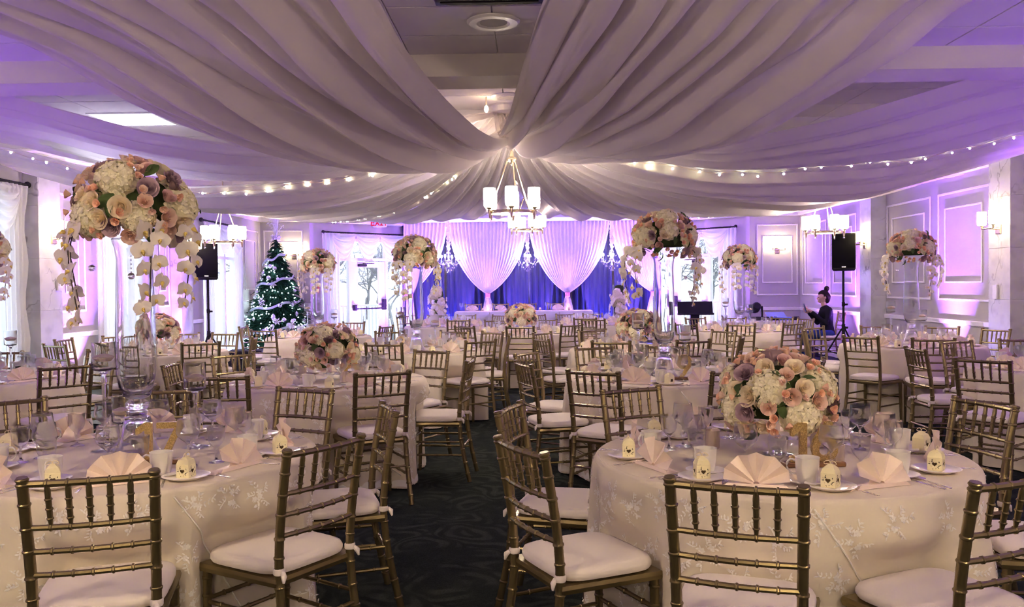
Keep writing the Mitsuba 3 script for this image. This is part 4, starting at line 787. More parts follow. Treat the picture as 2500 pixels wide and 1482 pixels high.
# ================================================================== ROUND TABLES: CLOTHS
TR = .752; TZ = .76
class Cloth:
    def __init__(self, seed, tk=None):
        self.lim = np.full(720, 9.0); tg = np.arange(720) * PI / 360
        for ox, oy, yaw in SEATS.get(tk, []):
            cx, cy = TABLES[tk][:2]; rr = np.linspace(.35, .95, 121)
            X, Y = cx + rr * np.cos(tg)[:, None] - ox, cy + rr * np.sin(tg)[:, None] - oy; lx, ly = X * math.cos(yaw) + Y * math.sin(yaw), -X * math.sin(yaw) + Y * math.cos(yaw)
            ins = (np.abs(lx) < .235) & (ly < .225) & (ly > -.3); f = np.where(ins.any(1), rr[ins.argmax(1)], 9.0); self.lim = np.minimum(self.lim, f)
        from scipy.ndimage import gaussian_filter1d
        self.lim = gaussian_filter1d(np.minimum(self.lim, .86), 5, mode='wrap')
        rng = np.random.default_rng(seed); self.fr = [5, 9, 13, 21]; self.am = [.014, .028, .020, .009]; self.ph = rng.uniform(0, 6.3, 4)
    def pt(self, th, z):
        d = np.clip((TZ - z) / TZ, 0, 1)
        fold = sum(a * np.sin(k * th + q + .5 * np.sin(3 * th + q)) for k, a, q in zip(self.fr, self.am, self.ph))
        r = TR + .012 + .045 * d + (fold * 1.25 + .012) * np.clip(d * 1.7, 0, 1) ** .8
        lim = np.interp(np.mod(th, 2 * PI), np.arange(721) * PI / 360, np.r_[self.lim, self.lim[:1]]); w = np.clip((.64 - z) / .13, 0, 1); w = w * w * (3 - 2 * w)
        r = r + (np.minimum(r, lim) - r) * w
        return np.stack([r * np.cos(th), r * np.sin(th), z + 0 * th], -1)
    def mesh(self, nt):
        th = np.arange(nt) * 2 * PI / nt; R = []
        for r, z in ((.0, TZ), (.3, TZ), (.6, TZ), (TR - .012, TZ), (TR - .003, TZ - .003), (TR + .005, TZ - .010), (TR + .010, TZ - .022)): R.append(np.stack([r * np.cos(th), r * np.sin(th), z + 0 * th], -1))
        for z in np.r_[np.linspace(TZ - .05, .06, 17), .012]: R.append(self.pt(th, np.full(nt, z)))
        V = np.vstack(R); k = len(R); i, j = np.meshgrid(np.arange(k - 1), np.arange(nt), indexing='ij'); j2 = (j + 1) % nt
        return tm(V, np.stack([i * nt + j, (i + 1) * nt + j, (i + 1) * nt + j2, i * nt + j2], -1).reshape(-1, 4))
def sprig(seed):
    rng = np.random.default_rng(seed); V, F = [], []
    def leaf(x, y, a, L, w):
        c, s = math.cos(a), math.sin(a); k = len(V)
        for u, v in ((0, 0), (.35, .5), (.7, .45), (1, 0), (.7, -.45), (.35, -.5)): V.append((x + (u * c * L - v * s * w), y + (u * s * L + v * c * w)))
        F.extend([(k, k + 5, k + 1), (k + 1, k + 5, k + 4), (k + 1, k + 4, k + 2), (k + 2, k + 4, k + 3)])
    for b in range(5):
        a = b * 2 * PI / 5 + rng.uniform(-.4, .4); L = rng.uniform(.035, .062)
        for q in (.35, .6, .85, 1.0):
            x, y = L * q * math.cos(a + .4 * q), L * q * math.sin(a + .4 * q)
            for s in (-1, 1): leaf(x, y, a + s * rng.uniform(.5, 1.0), rng.uniform(.012, .021), rng.uniform(.0045, .0075))
    for f in range(3):
        x, y = rng.normal(0, .018, 2)
        for p in range(5): leaf(x, y, p * 2 * PI / 5 + f, .013, .009)
    return np.array(V), np.array(F)
SPRIGS = [sprig(s) for s in range(4)]
def lay_cloth(tk, seed, n_sprig, nt=200):
    cx, cy, desc = TABLES[tk][:3]; c = Cloth(seed, tk); t = Tpl(); rng = np.random.default_rng(seed + 50)
    t.add('cloth', c.mesh(nt), LACE, True)
    toward = math.atan2(-cy, -cx)
    if n_sprig:
        spots = []
        for _ in range(9000):
            th, z = toward + rng.uniform(-1.75, 1.75), rng.uniform(.06, TZ - .06)
            if z < .66 and np.min(np.interp(np.mod(th + np.linspace(-.06, .06, 5), 2 * PI), np.arange(720) * PI / 360, c.lim)) < .70: continue
            if all(math.hypot((th - a) * .8, z - b) > .12 for a, b in spots): spots.append((th, z))
            if len(spots) >= n_sprig: break
        for k, (th, z) in enumerate(spots):
            V, F = SPRIGS[k % 4]; a = rng.uniform(0, 6.3); ca, sa = math.cos(a), math.sin(a); x, y = V[:, 0] * ca - V[:, 1] * sa, V[:, 0] * sa + V[:, 1] * ca
            P = c.pt(th + x / .80, np.clip(z + y, .015, TZ - .02)); nn = np.stack([np.cos(th + x / .8), np.sin(th + x / .8), x * 0], -1)
            P = P + nn * (.0025 + .0015 * np.sin(np.arange(len(P)) * 1.7))[:, None]
            t.add('embroidered_sprig', tm(P, F), SPRIG)
        q = np.linspace(0, 1, 24); t.add('overlay_seam', tube(c.pt(toward + .15 + .55 * q, TZ - .03 - .62 * q) + np.stack([np.cos(toward + .3 + 0 * q), np.sin(toward + .3 + 0 * q), 0 * q], -1) * .003, .0035, 5), SPRIG, True)
        n = 170; th = np.linspace(toward - 1.9, toward + 1.9, n); z = .012 + .035 * np.abs(np.sin(th * 22)); a = c.pt(th, z + .03); b = c.pt(th, z * .6); nn = np.stack([np.cos(th), np.sin(th), 0 * th], -1) * .004
        V = np.vstack([a + nn, b + nn]); i = np.arange(n - 1); t.add('lace_hem', tm(V, np.stack([i, i + n, i + n + 1, i + 1], 1)), SPRIG, True)
    return put(t, 'tablecloth', f'cream lace cloth reaching the floor on {desc}', 'tablecloth', M4(cx, cy, 0))
for i, (tk, n) in enumerate({'T1': 74, 'T2': 74, 'T3': 50, 'T9': 44, 'T4': 0, 'T13': 0, 'T7': 0, 'T10': 0, 'T5': 0, 'T6': 0, 'T8': 0, 'T11': 0, 'T12': 0, 'T14': 0, 'T15': 0}.items()): lay_cloth(tk, i + 1, n, 220 if n else 130)

# ================================================================== TABLEWARE
def goblet(H, rb, rt, bowl0, rf, n):
    bp = [(.004, bowl0)] + [(rb * math.sin(min(1, q) * PI / 2) if q < 1 else rb + (rt - rb) * (q - 1) / 1.2, bowl0 + (H - bowl0) * (q / 2.2) ** .9) for q in (.15, .3, .5, .75, 1.0, 1.3, 1.6, 1.9, 2.2)]
    st = [(0, 0), (rf * .9, 0), (rf, .002), (rf * .8, .005), (rf * .3, .009), (.005, .016), (.0038, bowl0 * .5), (.0085, bowl0 * .62), (.0045, bowl0 * .75), (.0055, bowl0 - .004), (.0045, bowl0 - .0005), (0, bowl0 - .0004)]
    inn = [(max(0, r - .0013), z + (.0016 if k < 3 else 0)) for k, (r, z) in enumerate(bp)]
    return lathe(bp, n), lathe(st, n), lathe([(0, bowl0)] + bp + inn[::-1] + [(0, bowl0 + .0016)], n)
RIM = lambda r, z, n: at(trimesh.creation.torus(r, .0017, major_sections=n, minor_sections=5), M4(0, 0, z))
def glass_tpl(H, rb, rt, b0, rf, n, near):
    b, s, sh = goblet(H, rb, rt, b0, rf, n); t = Tpl()
    if near: t.add('bowl', sh, GLASS, True); t.add('stem', at(s, M4(0, 0, -.0002)), GLASS, 40)
    else: t.add('', cat(b, s), THINFAR, True)
    return t
WINE_N, WATER_N = glass_tpl(.192, .047, .040, .085, .038, 24, True), glass_tpl(.150, .034, .037, .050, .034, 24, True)
WINE_F, WATER_F = glass_tpl(.192, .047, .040, .085, .038, 12, False), glass_tpl(.150, .034, .037, .050, .034, 12, False)
def cup_tpl():
    t = Tpl(); t.add('bowl', lathe([(0, .006), (.028, .006), (.030, 0), (.033, .003), (.036, .02), (.0405, .05), (.042, .085), (.0435, .088), (.041, .087), (.0385, .05), (.033, .015), (0, .012)], 24), PORCELAIN, 40)
    t.add('handle', tube(spline([[.040, 0, .072], [.060, 0, .075], [.070, 0, .055], [.060, 0, .030], [.038, 0, .026]], 12), .0042, 7), PORCELAIN, True); return t
SAUCER = Tpl(); SAUCER.add('', lathe([(0, .004), (.032, .004), (.034, .002), (.044, .003), (.072, .013), (.075, .015), (.072, .016), (.045, .008), (.030, .008), (0, .008)], 28), PORCELAIN, 40)
PLATE = Tpl(); PLATE.add('', lathe([(0, .003), (.05, .003), (.052, .001), (.06, .004), (.085, .013), (.088, .0155), (.085, .016), (.06, .009), (.05, .0075), (0, .0075)], 32), PORCELAIN, 40)
CUP = cup_tpl(); CUP_F = Tpl(); CUP_F.add('', cat(lathe([(0, .006), (.028, .0), (.036, .02), (.042, .085), (.0385, .05), (0, .012)], 14), tube([[.040, 0, .072], [.068, 0, .06], [.038, 0, .026]], .0042, 5)), PORCELAIN, 40)
def napkin_fan(seed):
    rng = np.random.default_rng(seed); n = (5, 4, 4)[seed]; R = .112; a0, a1 = math.radians((8, 2, 16)[seed]), math.radians((172, 160, 178)[seed]); V = []; m = 2 * n + 1
    rs = (.010, .045, .08, .103, .112)
    for r in rs:
        for k in range(m):
            a = a0 + (a1 - a0) * k / (m - 1); w = (.013 if k % 2 else -.013) * (r / R) ** .9; rr = r * (1.0 + .03 * (k % 2)) * (1 + .04 * math.sin(3 * a + seed)); y = w + .035 * (r / R) * math.sin(a) * .35
            V.append((rr * math.cos(a), y, .012 + rr * math.sin(a) * .97))
    F = [(i * m + j, i * m + j + 1, (i + 1) * m + j + 1, (i + 1) * m + j) for i in range(len(rs) - 1) for j in range(m - 1)]
    fan = tm(V, F); t = Tpl(); t.add('pleated_fan', fan, NAPKIN, 25)
    t.add('folded_base', cat(hull([(-.115, -.012, .001), (.115, -.012, .001), (.1, .05, .001), (-.1, .05, .001), (-.1, -.008, .014), (.1, -.008, .014), (0, .045, .012)]), hull([(-.05, .012, .01), (.05, .012, .01), (0, .06, .005), (0, .02, .085), (-.03, .018, .05), (.03, .018, .05)]), hull([(-.115, 0, .001), (-.155, -.02, .001), (-.16, .02, .003), (-.12, .035, .01), (-.12, -.005, .012)])), NAPKIN, 25)
    return t
NAPKINS = [napkin_fan(s) for s in range(3)]
def favour_tpl(near):
    t = Tpl(); w, h = .026, .050
    body = cat(box(-w, w, -w, w, 0, h, .0012), hull([(-w, -w, h), (w, -w, h), (w, w, h), (-w, w, h), (-w * .75, -w * .8, h + .016), (w * .75, -w * .8, h + .016), (w * .75, w * .8, h + .016), (-w * .75, w * .8, h + .016), (-w * .2, 0, h + .030), (w * .2, 0, h + .030)]))
    t.add('box', body, CREAMBOX, 20)
    if near:
        rng = np.random.default_rng(4); cut = []
        th = np.linspace(0, 2 * PI, 25)[:-1]; hx = .0009 * 16 * np.sin(th) ** 3 * .62; hz = .0009 * (13 * np.cos(th) - 5 * np.cos(2 * th) - 2 * np.cos(3 * th) - np.cos(4 * th)) * .62
        def flat(xs, zs): k = len(xs); V = [(x, -w - .0006, z) for x, z in zip(xs, zs)] + [(float(np.mean(xs)), -w - .0006, float(np.mean(zs)))]; return tm(V, [(k, i, (i + 1) % k) for i in range(k)])
        cut.append(flat(hx, hz + .025))
        for i in range(22):
            a = rng.uniform(0, 6.3); r = rng.uniform(.011, .021); x, z = r * math.cos(a), .025 + r * math.sin(a); c = rng.uniform(0, 3); L = rng.uniform(.002, .004)
            cut.append(flat([x + L * math.cos(c), x + .4 * L * math.cos(c + 1.57), x - L * math.cos(c), x - .4 * L * math.cos(c + 1.57)], [z + L * math.sin(c), z + .4 * L * math.sin(c + 1.57), z - L * math.sin(c), z - .4 * L * math.sin(c + 1.57)]))
        cm = cat(*cut); t.add('heart_cutout', cat(cm, at(cm, M4(0, 0, 0, PI / 2)), at(cm, M4(0, 0, 0, -PI / 2))), DARKCUT, label='dark laser cut heart pattern')
        t.add('bow', cat(*[tube(spline([[0, 0, .078], [s * .012, -.003, .090], [s * .022, -.004, .082], [s * .008, 0, .078]], 9), .0016, 5) for s in (-1, 1)], *[tube([[0, 0, .079], [s * .01, -.012, .068], [s * .016, -.018, .060]], .0014, 5) for s in (-1, 1)]), RIBBON, True, label='thin ribbon bow')
    else: t.add('heart_cutout', box(-.010, .010, -w - .001, -w, .016, .034), DARKCUT)
    return t
FAV_N, FAV_F = favour_tpl(True), favour_tpl(False)
def blade(pts, th=.0022):  # outline (x across, y along) as a thin flat solid
    from shapely.geometry import Polygon
    return trimesh.creation.extrude_polygon(Polygon(pts), th, engine='earcut')
KNIFE = Tpl(); KNIFE.add('', blade([(-.006, 0), (.006, 0), (.005, .10), (.009, .11), (.009, .20), (.004, .215), (-.004, .21), (-.005, .10)]), SILVER)
FORK = Tpl(); FORK.add('', cat(blade([(-.005, 0), (.005, 0), (.003, .11), (.011, .128), (.012, .145), (-.012, .145), (-.011, .128), (-.003, .11)]), *[blade([(x - .0018, .143), (x + .0018, .143), (x + .0012, .19), (x - .0012, .19)]) for x in (-.0098, -.0033, .0033, .0098)]), SILVER)
def spoon():
    a = np.linspace(0, 2 * PI, 16, endpoint=False); bowl = hull([(.017 * math.cos(q), .150 + .026 * math.sin(q), .002 + .004 * (1 if abs(math.cos(q)) > .3 else .8)) for q in a] + [(.010 * math.cos(q), .150 + .016 * math.sin(q), .0005) for q in a])
    return cat(bowl, blade([(-.005, 0), (.005, 0), (.003, .128), (-.003, .128)]))
SPOON = Tpl(); SPOON.add('', spoon(), SILVER)
def place_settings(tk, level):
    """level 0: near table with everything; 1: middle distance; 2: far."""
    cx, cy, desc, angs = TABLES[tk]; nm = sector_names(angs); rng = np.random.default_rng(int(tk[1:]) + 100)
    for i, a in enumerate(angs):
        who = f'at the {nm[a]} place, {desc[4:]}'; phi = math.radians(a); j = lambda s=.008: rng.normal(0, s)
        # local frame of the place: +y from the table's centre to the sitter, +x to the viewer's right when looking outward
        F = M4(cx, cy, TZ, phi - PI / 2)
        g = lambda what: f'{what} on {desc}'
        def put_(tp, name, lb, c, x, y, z=0.0, rz=0.0): put(tp, name, f'{lb} {who}', c, F @ M4(x + j(), y + j(), z + .0006, rz + j(.12)), g(c + 's'))
        put_(NAPKINS[i % 3], 'napkin', 'fan folded napkin', 'napkin', 0.0, .615, 0, PI)
        px, py = .215, .575; dx, dy = j(), j()
        put(PLATE, 'bread_plate', f'white bread plate {who}', 'plate', F @ M4(px + dx, py + dy, .0006), g('plates'))
        put(FAV_N if level == 0 else FAV_F, 'favour_box', f'cream favour box {who}', 'favour box', F @ M4(px + dx, py + dy, .0085, PI + j(.5)), g('favour boxes'))
        dx, dy = j(), j()
        put(SAUCER, 'saucer', f'white saucer {who}', 'saucer', F @ M4(-.155 + dx, .50 + dy, .0006), g('saucers'))
        put(CUP if level < 2 else CUP_F, 'coffee_cup', f'white coffee cup {who}', 'cup', F @ M4(-.155 + dx, .50 + dy, .0085, rng.uniform(0, 6.3)), g('cups'))
        put_(WINE_N if level < 2 else WINE_F, 'wine_glass', 'empty wine glass', 'wine glass', .055, .40)
        put_(WATER_N if level < 2 else WATER_F, 'water_goblet', 'empty water goblet', 'goblet', -.045, .44)
        if level < 2:
            put_(KNIFE, 'knife', 'silver knife', 'knife', -.135, .72, 0, PI); put_(FORK, 'fork', 'silver fork', 'fork', .125, .71, 0, PI); put_(SPOON, 'spoon', 'silver spoon', 'spoon', -.165, .715, 0, PI)
for tk in TABLES: place_settings(tk, 0 if tk in ('T1', 'T2') else 1 if tk in ('T3', 'T9', 'T4', 'T13') else 2)

# ================================================================== FLOWERS
def petal_cup(R, h, th0, dth, open_, curl, nu=5, nv=4):
    V = []
    for i in range(nu):
        tt = i / (nu - 1); wid = dth * (math.sin(PI * (.15 + .62 * tt))) ** .8
        for q in range(nv):
            s = -1 + 2 * q / (nv - 1); th = th0 + s * wid; r = R * (.25 + .75 * tt ** .6) * (1 + open_ * tt ** 2) + curl * R * max(0, tt - .7) * 2.2
            V.append((r * math.cos(th), r * math.sin(th), h * (tt - .12 * s * s * tt) - curl * h * .5 * max(0, tt - .72)))
    return np.array(V), [(i * nv + q, (i + 1) * nv + q, (i + 1) * nv + q + 1, i * nv + q + 1) for i in range(nu - 1) for q in range(nv - 1)]
def rose(R, opening=1.0, layers=5, seed=0):
    rng = np.random.default_rng(seed); ms = []
    for L in range(layers):
        q = L / (layers - 1); n = (2, 3, 4, 5, 6)[min(L, 4)]; r = R * (.16 + .72 * q); h = R * (1.32 - .42 * q * opening)
        for k in range(n):
            V, F = petal_cup(r, h, 2 * PI * k / n + L * 1.3 + rng.uniform(-.2, .2), PI / n * 1.35, -.02 + .20 * q * opening, .10 + .30 * q * opening); ms.append(tm(V, F))
    ms.append(hull([(R * .3 * math.cos(a), R * .3 * math.sin(a), 0) for a in np.arange(6)] + [(0, 0, -.2 * R), (0, 0, .8 * R)] + [(R * .12 * math.cos(a), R * .12 * math.sin(a), R * 1.05) for a in np.arange(5)]))
    return cat(*ms)
def hydrangea(R, n=150, seed=0):
    rng = np.random.default_rng(seed); V, F = [], []
    for i in range(n):
        z = 1 - 1.35 * (i + .5) / n; a = i * 2.39996; s = math.sqrt(max(0, 1 - z * z)); d = np.array([s * math.cos(a), s * math.sin(a), z]) + rng.normal(0, .05, 3); d /= np.linalg.norm(d)
        m = align(d * R * rng.uniform(.9, 1.02), d + rng.normal(0, .22, 3), rng.uniform(0, 6), R * .19)
        for k in range(4):
            c, s2 = math.cos(k * PI / 2), math.sin(k * PI / 2); b = len(V)
            for x, y, zz in ((.02, 0, 0), (.30, .36, .10), (.68, .44, .2), (.98, .20, .26), (.98, -.20, .26), (.68, -.44, .2), (.30, -.36, .10)): q = m @ [x * c - y * s2, x * s2 + y * c, zz, 1]; V.append(q[:3])
            F += [(b, b + r + 1, b + r) if False else (b, b + r, b + r + 1) for r in range(1, 6)]
    return cat(tm(V, F), sphere(R * .86, (0, 0, 0), 2))
def orchid():
    ms = []
    def pet(a, L, W, cup):
        c, s = math.cos(a), math.sin(a)
        def fn(u, v): w = W * np.sin(PI * np.clip(u * .86 + .12, 0, 1)) ** .7; x = u * L; y = (v - .5) * 2 * w; z = cup * (u ** 2) * L - .3 * cup * np.abs(y); return np.stack([x * c - y * s, x * s + y * c, z], -1)
        ms.append(grid(fn, 6, 5))
    for a in (PI / 2, PI / 2 + 2.2, PI / 2 - 2.2): pet(a, .040, .014, -.25)
    for a in (.25, PI - .25): pet(a, .043, .027, .12)
    return cat(*ms)
ORCHID_D = S(orchid(), ORCHID, True); LIP_D = S(cat(sphere(.007, (0, -.004, .008), 1, (1, 1, 1.2)), hull([(-.009, -.006, .004), (.009, -.006, .004), (0, -.024, .012), (0, -.01, .016)])), ORCHID_LIP, True)
leaf_m = grid(lambda u, v: np.stack([(v - .5) * .05 * np.sin(PI * np.clip(u * .95 + .03, 0, 1)) ** .8, u * .10, .03 * u * (1 - u) * 3 - .25 * np.abs(v - .5) * .05 * 0 + .012 * np.abs(v - .5)], -1), 6, 3)
ROSES = [rose(.036, .70, 5, 1), rose(.032, .45, 5, 2)]; BUD = rose(.017, .35, 3, 3); HYDS = [hydrangea(.090, 260, 1), hydrangea(.082, 230, 2)]
ROSE_D = {(c, i): S(m, PETAL[c], True) for c in PETAL for i, m in enumerate(ROSES)}; BUD_D = {c: S(BUD, PETAL[c], True) for c in ('peach', 'blush')}; HYD_D = [S(m, HYDRANGEA) for m in HYDS]; HYD_C = S(hydrangea(.085, 70, 5), HYDRANGEA); LEAF_D = S(leaf_m, LEAF, True)
crystal_ball = S(sphere(.014, (0, 0, 0), 2), CRYSTAL, True)
def bouquet(seed, rx, rz, low, hyd, orchids=(), nr=44, nb=80, ny=26, drop=.36):
    """A dome of flowers round the origin; the lowest flowers hang a little below it."""
    rng = np.random.default_rng(seed); t = Tpl(); got = []
    def dirs(nwant, sep, sc):
        out = []
        for _ in range(5000):
            z = rng.uniform(low, 1); a = rng.uniform(0, 2 * PI); s = math.sqrt(max(0, 1 - z * z)); d = np.array([s * math.cos(a), s * math.sin(a), z])
            if all(np.linalg.norm(d - e) > (sep + f) for e, f in got): out.append(d); got.append((d, sep))
            if len(out) >= nwant: break
        return out
    E = np.array([rx, rx, rz])
    def pose(d, k, s=1.0, tilt=.15): n = d / E; n /= np.linalg.norm(n); return align(d * E * k, n + rng.normal(0, tilt, 3), rng.uniform(0, 6.3), s)
    core = sphere(1.0, (0, 0, 0), 2, E * .74); core.vertices[:, 2] = np.maximum(core.vertices[:, 2], -rz * .3); t.add('foliage_core', core, MOSS, True)
    hd = [np.array([math.cos(math.radians(e)) * math.cos(math.radians(a)), math.cos(math.radians(e)) * math.sin(math.radians(a)), math.sin(math.radians(e))]) for a, e in hyd]; got += [(d, .24) for d in hd]
    for i, d in enumerate(hd): t.raw('hydrangea', HYD_D[i % 2], pose(d, .77, rng.uniform(.82, .98)), 'cream hydrangea head')
    cols = ['mauve', 'blush', 'cream', 'dusk', 'mauve', 'blush', 'cream', 'rose']
    for i, d in enumerate(dirs(nr, .118, 1)): t.raw('rose', ROSE_D[(cols[i % 8], i % 2)], pose(d, .88, rng.uniform(.9, 1.2), .25), {'mauve': 'mauve rose', 'dusk': 'dark dusky rose', 'blush': 'blush rose', 'cream': 'cream rose', 'rose': 'dusty pink rose'}[cols[i % 8]])
    for i, d in enumerate(dirs(nb, .040, 1)): t.raw('spray_rose', BUD_D['peach' if i % 3 else 'blush'], pose(d, 1.0 + rng.uniform(-.02, .07), rng.uniform(.85, 1.15), .3))
    for i in range(ny):
        a = rng.uniform(0, 2 * PI); z = rng.uniform(low, .7); s = math.sqrt(1 - z * z); d = np.array([s * math.cos(a), s * math.sin(a), z]); t.raw('leaf', LEAF_D, pose(d, .90, rng.uniform(.6, .95), .6))
    for q, a in enumerate(orchids):
        a = math.radians(a) + rng.uniform(-.1, .1); o = np.array([math.cos(a), math.sin(a), 0]); L = drop * rng.uniform(.75, 1.1); out = rng.uniform(.02, .08)
        P = spline([o * rx * .6 + [0, 0, -.10], o * (rx * .9 + out * .6) + [0, 0, -.09], o * (rx * .95 + out) + [0, 0, -.11 - L * .5], o * (rx * .9 + out * .6) + [0, 0, -.12 - L]], 22)
        st = t.add('orchid_stem', tube(P, .0028, 5), STEM, True, label='dark arching stem'); nb_ = 10
        for k in range(nb_):
            p = P[int(5 + k * 16 / (nb_ - 1))]; sd = rng.uniform(-1, 1, 3) * [.7, .7, .35]; nrm = o * 1.0 + sd + [0, 0, .15]; off = np.cross(o, [0, 0, 1]) * (.034 if k % 2 else -.034)
            m = align(p + off + nrm / np.linalg.norm(nrm) * .012, nrm, rng.uniform(-.5, .5) + 0, rng.uniform(1.0, 1.35) * (1 - .3 * k / nb_)); b = t.raw('orchid_blossom', ORCHID_D, m, 'white orchid blossom'); t.raw(b + '__lip', LIP_D, m)
        if q % 2 == 0:
            c = o * rx * .8 + np.cross(o, [0, 0, 1]) * .06; Ls = rng.uniform(.16, .3); t.add('crystal_strand', cat(*[sphere(.004, c + [0, 0, -.04 - Ls * i / 14], 0) for i in range(15)], at(sphere(.014, (0, 0, 0), 2), M4(*(c + [0, 0, -.055 - Ls])))), CRYSTAL, True)
    return t
HQ = [(-122, -14), (-60, -18), (-92, 42), (172, 8), (8, 4), (92, 8), (140, 32), (42, 30)]; HL = [(-92, -14), (-135, 24), (-52, 26), (180, -8), (0, -6), (90, 5), (130, 25), (48, 25)]
BQ = [bouquet(31, .235, .205, -.62, HQ, (192, 228, -46, -10)), bouquet(47, .235, .205, -.62, [(-150 + 60 * k, 6 + 14 * (k % 2)) for k in range(6)] + [(-90, 62)], (160, 205, -28, 12))]
BL = [bouquet(61, .225, .20, -.55, HL), bouquet(77, .225, .20, -.55, [(-125, -10), (-60, 4), (-95, 50), (178, 0), (0, -10), (90, 0), (135, 25), (45, 30)])]
vase_bowl = lathe([(0, .245), (.030, .245), (.055, .255), (.072, .29), (.082, .35), (.085, .42), (.082, .55), (.076, .75), (.073, .85), (.080, .90), (.092, .935), (.0935, .937), (.090, .935), (.077, .90), (.070, .85), (.072, .75), (.078, .55), (.081, .42), (.078, .35), (.068, .295), (.045, .268), (.0, .262)], 28)
vase_foot = lathe([(0, .0), (.105, 0), (.108, .004), (.100, .012), (.085, .035), (.070, .075), (.060, .13), (.052, .17), (.040, .19), (.034, .197), (.044, .205), (.048, .216), (.044, .227), (.034, .233), (.030, .245), (.0, .246)], 28)
vase_in = lathe([(.094, .006), (.075, .035), (.060, .075), (.050, .13), (.042, .165), (.0, .172)], 24)
VASE = Tpl(); VASE.add('bowl', vase_bowl, GLASS, 50)
VASE.add('flared_foot', lathe([(0, .160), (.030, .158), (.044, .15), (.0535, .12), (.064, .07), (.079, .030), (.096, .001), (.105, 0), (.108, .004), (.100, .012), (.085, .035), (.070, .075), (.060, .13), (.052, .165), (.034, .1695), (0, .1696)], 32), GLASS, 50)
VASE.add('knop', lathe([(0, .170), (.034, .172), (.044, .182), (.046, .188), (.034, .194), (.036, .198), (.049, .208), (.051, .217), (.047, .227), (.034, .238), (.03, .2445), (.05, .25), (.055, .256), (.03, .266), (0, .268)], 24), GLASS, 40)
def candle_stand(h):
    t = Tpl(); R = .049
    t.add('cylinder', lathe([(0, h + .0075), (.034, h + .008), (R, h + .018), (R, h + .135), (R - .0008, h + .136), (R - .0020, h + .135), (R - .0020, h + .020), (.033, h + .012), (0, h + .0115)], 24), GLASS, 50)
    t.add('stem', lathe([(0, 0), (.058, 0), (.060, .003), (.03, .008), (.010, .02), (.0075, .05), (.0075, h * .8), (.013, h * .9), (.009, h - .012), (.016, h), (.022, h + .006), (0, h + .007)], 16), GLASS, 40)
    t.add('water', lathe([(.0465, h + .058), (0, h + .058)], 18), THIN); return t
CANDLE_T = Tpl(); CANDLE_T.add('', lathe([(0, -.012), (.03, -.010), (.044, .004), (.044, .010), (.03, .016), (.012, .022), (0, .023)], 18), CANDLE, 30)
STANDS = {h: candle_stand(h) for h in (.35, .25, .09)}
LOWVASE = Tpl(); LOWVASE.add('bowl', lathe([(.02, .02), (.05, .03), (.075, .06), (.085, .095)], 22), THIN, True); LOWVASE.add('foot', lathe([(0, 0), (.06, 0), (.062, .004), (.03, .01), (.022, .02), (0, .022)], 18), GLASS, 40)
VOTIVE = Tpl(); VOTIVE.add('', lathe([(0, .0), (.028, 0), (.032, .006), (.031, .02), (.033, .04), (.031, .06), (.034, .08), (.032, .08), (.029, .06), (.028, .01), (0, .008)], 16), MERCURY, 30)
for tk, var, spin in (('T1', 0, 0), ('T9', 1, .1), ('T7', 0, .5), ('T12', 1, -.5), ('T6', 0, -.6), ('T11', 1, .7), ('T4', 0, .2)):
    cx, cy, desc = TABLES[tk][:3]
    put(VASE, 'tall_vase', f'tall clear glass trumpet vase in the middle of {desc}', 'vase', M4(cx, cy, TZ + .001))
    put(BQ[var], 'tall_flower_arrangement', f'flower dome with hanging white orchids on {desc}', 'flower arrangement', M4(cx, cy, 1.825, spin), cull=True)
    for k, (h, a, r) in enumerate(((.35, 2.70, .21), (.25, .70, .25), (.09, 2.21, .30))):
        x, y = cx + r * math.cos(a), cy + r * math.sin(a); w = ('tallest', 'middle height', 'shortest')[k]
        put(STANDS[h], 'candle_holder', f'{w} stemmed glass candle holder on {desc}', 'candle holder', M4(x, y, TZ + .001)); put(CANDLE_T, 'floating_candle', f'candle in the {w} glass holder on {desc}', 'candle', M4(x, y, TZ + .062 + h))
for tk, var, spin in (('T2', 0, .3), ('T3', 1, 0), ('T8', 0, .1), ('T10', 1, .4), ('T5', 0, -.3)):
    cx, cy, desc = TABLES[tk][:3]
    put(LOWVASE, 'low_vase', f'low footed glass bowl in the middle of {desc}', 'vase', M4(cx, cy, TZ + .001)); put(BL[var], 'low_flower_arrangement', f'low round hydrangea and rose bouquet on {desc}', 'flower arrangement', M4(cx, cy, .985, spin), cull=True)
    for k, (a, r, w_) in enumerate(((-.9, .27, 'nearest'), (.6, .26, 'rightmost'), (2.6, .28, 'leftmost'))): put(VOTIVE, 'votive_holder', f'{w_} ribbed silvery votive glass on {desc}', 'votive holder', M4(cx + r * math.cos(a), cy + r * math.sin(a), TZ + .001), f'votives on {desc}')
# glittered table numbers on walnut feet
def number(txt, m, desc, h=.145):
    t = Tpl(); n = len(txt)
    for k, ch in enumerate(txt):
        g = meshkit.text_mesh(ch, h, .022, bold=True); b = g.bounds; g.apply_translation((-(b[0][0] + b[1][0]) / 2 + (k - (n - 1) / 2) * .088, -b[0][1], -.011)); t.add('numeral', at(g, M4(0, 0, .018, 0, 1, PI / 2)), GLITTER)
    w = .045 * n + .03; t.add('foot', box(-w, w, -.028, .028, 0, .019, .004), WOOD, label='walnut foot'); put(t, 'table_number', f'gold glitter number {txt} on {desc}', 'table number', m)
number('17', M4(-1.53, 3.50, TZ + .001, .12), TABLES['T1'][2]); number('16', M4(1.10, 3.36, TZ + .001, .05), TABLES['T2'][2]); number('9', M4(1.15, 6.42, TZ + .001, -.3), TABLES['T9'][2], .16); number('8', M4(-1.40, 6.7, TZ + .001, .2), TABLES['T3'][2]); number('2', M4(-1.42, 9.42, TZ + .001, .3), TABLES['T7'][2])
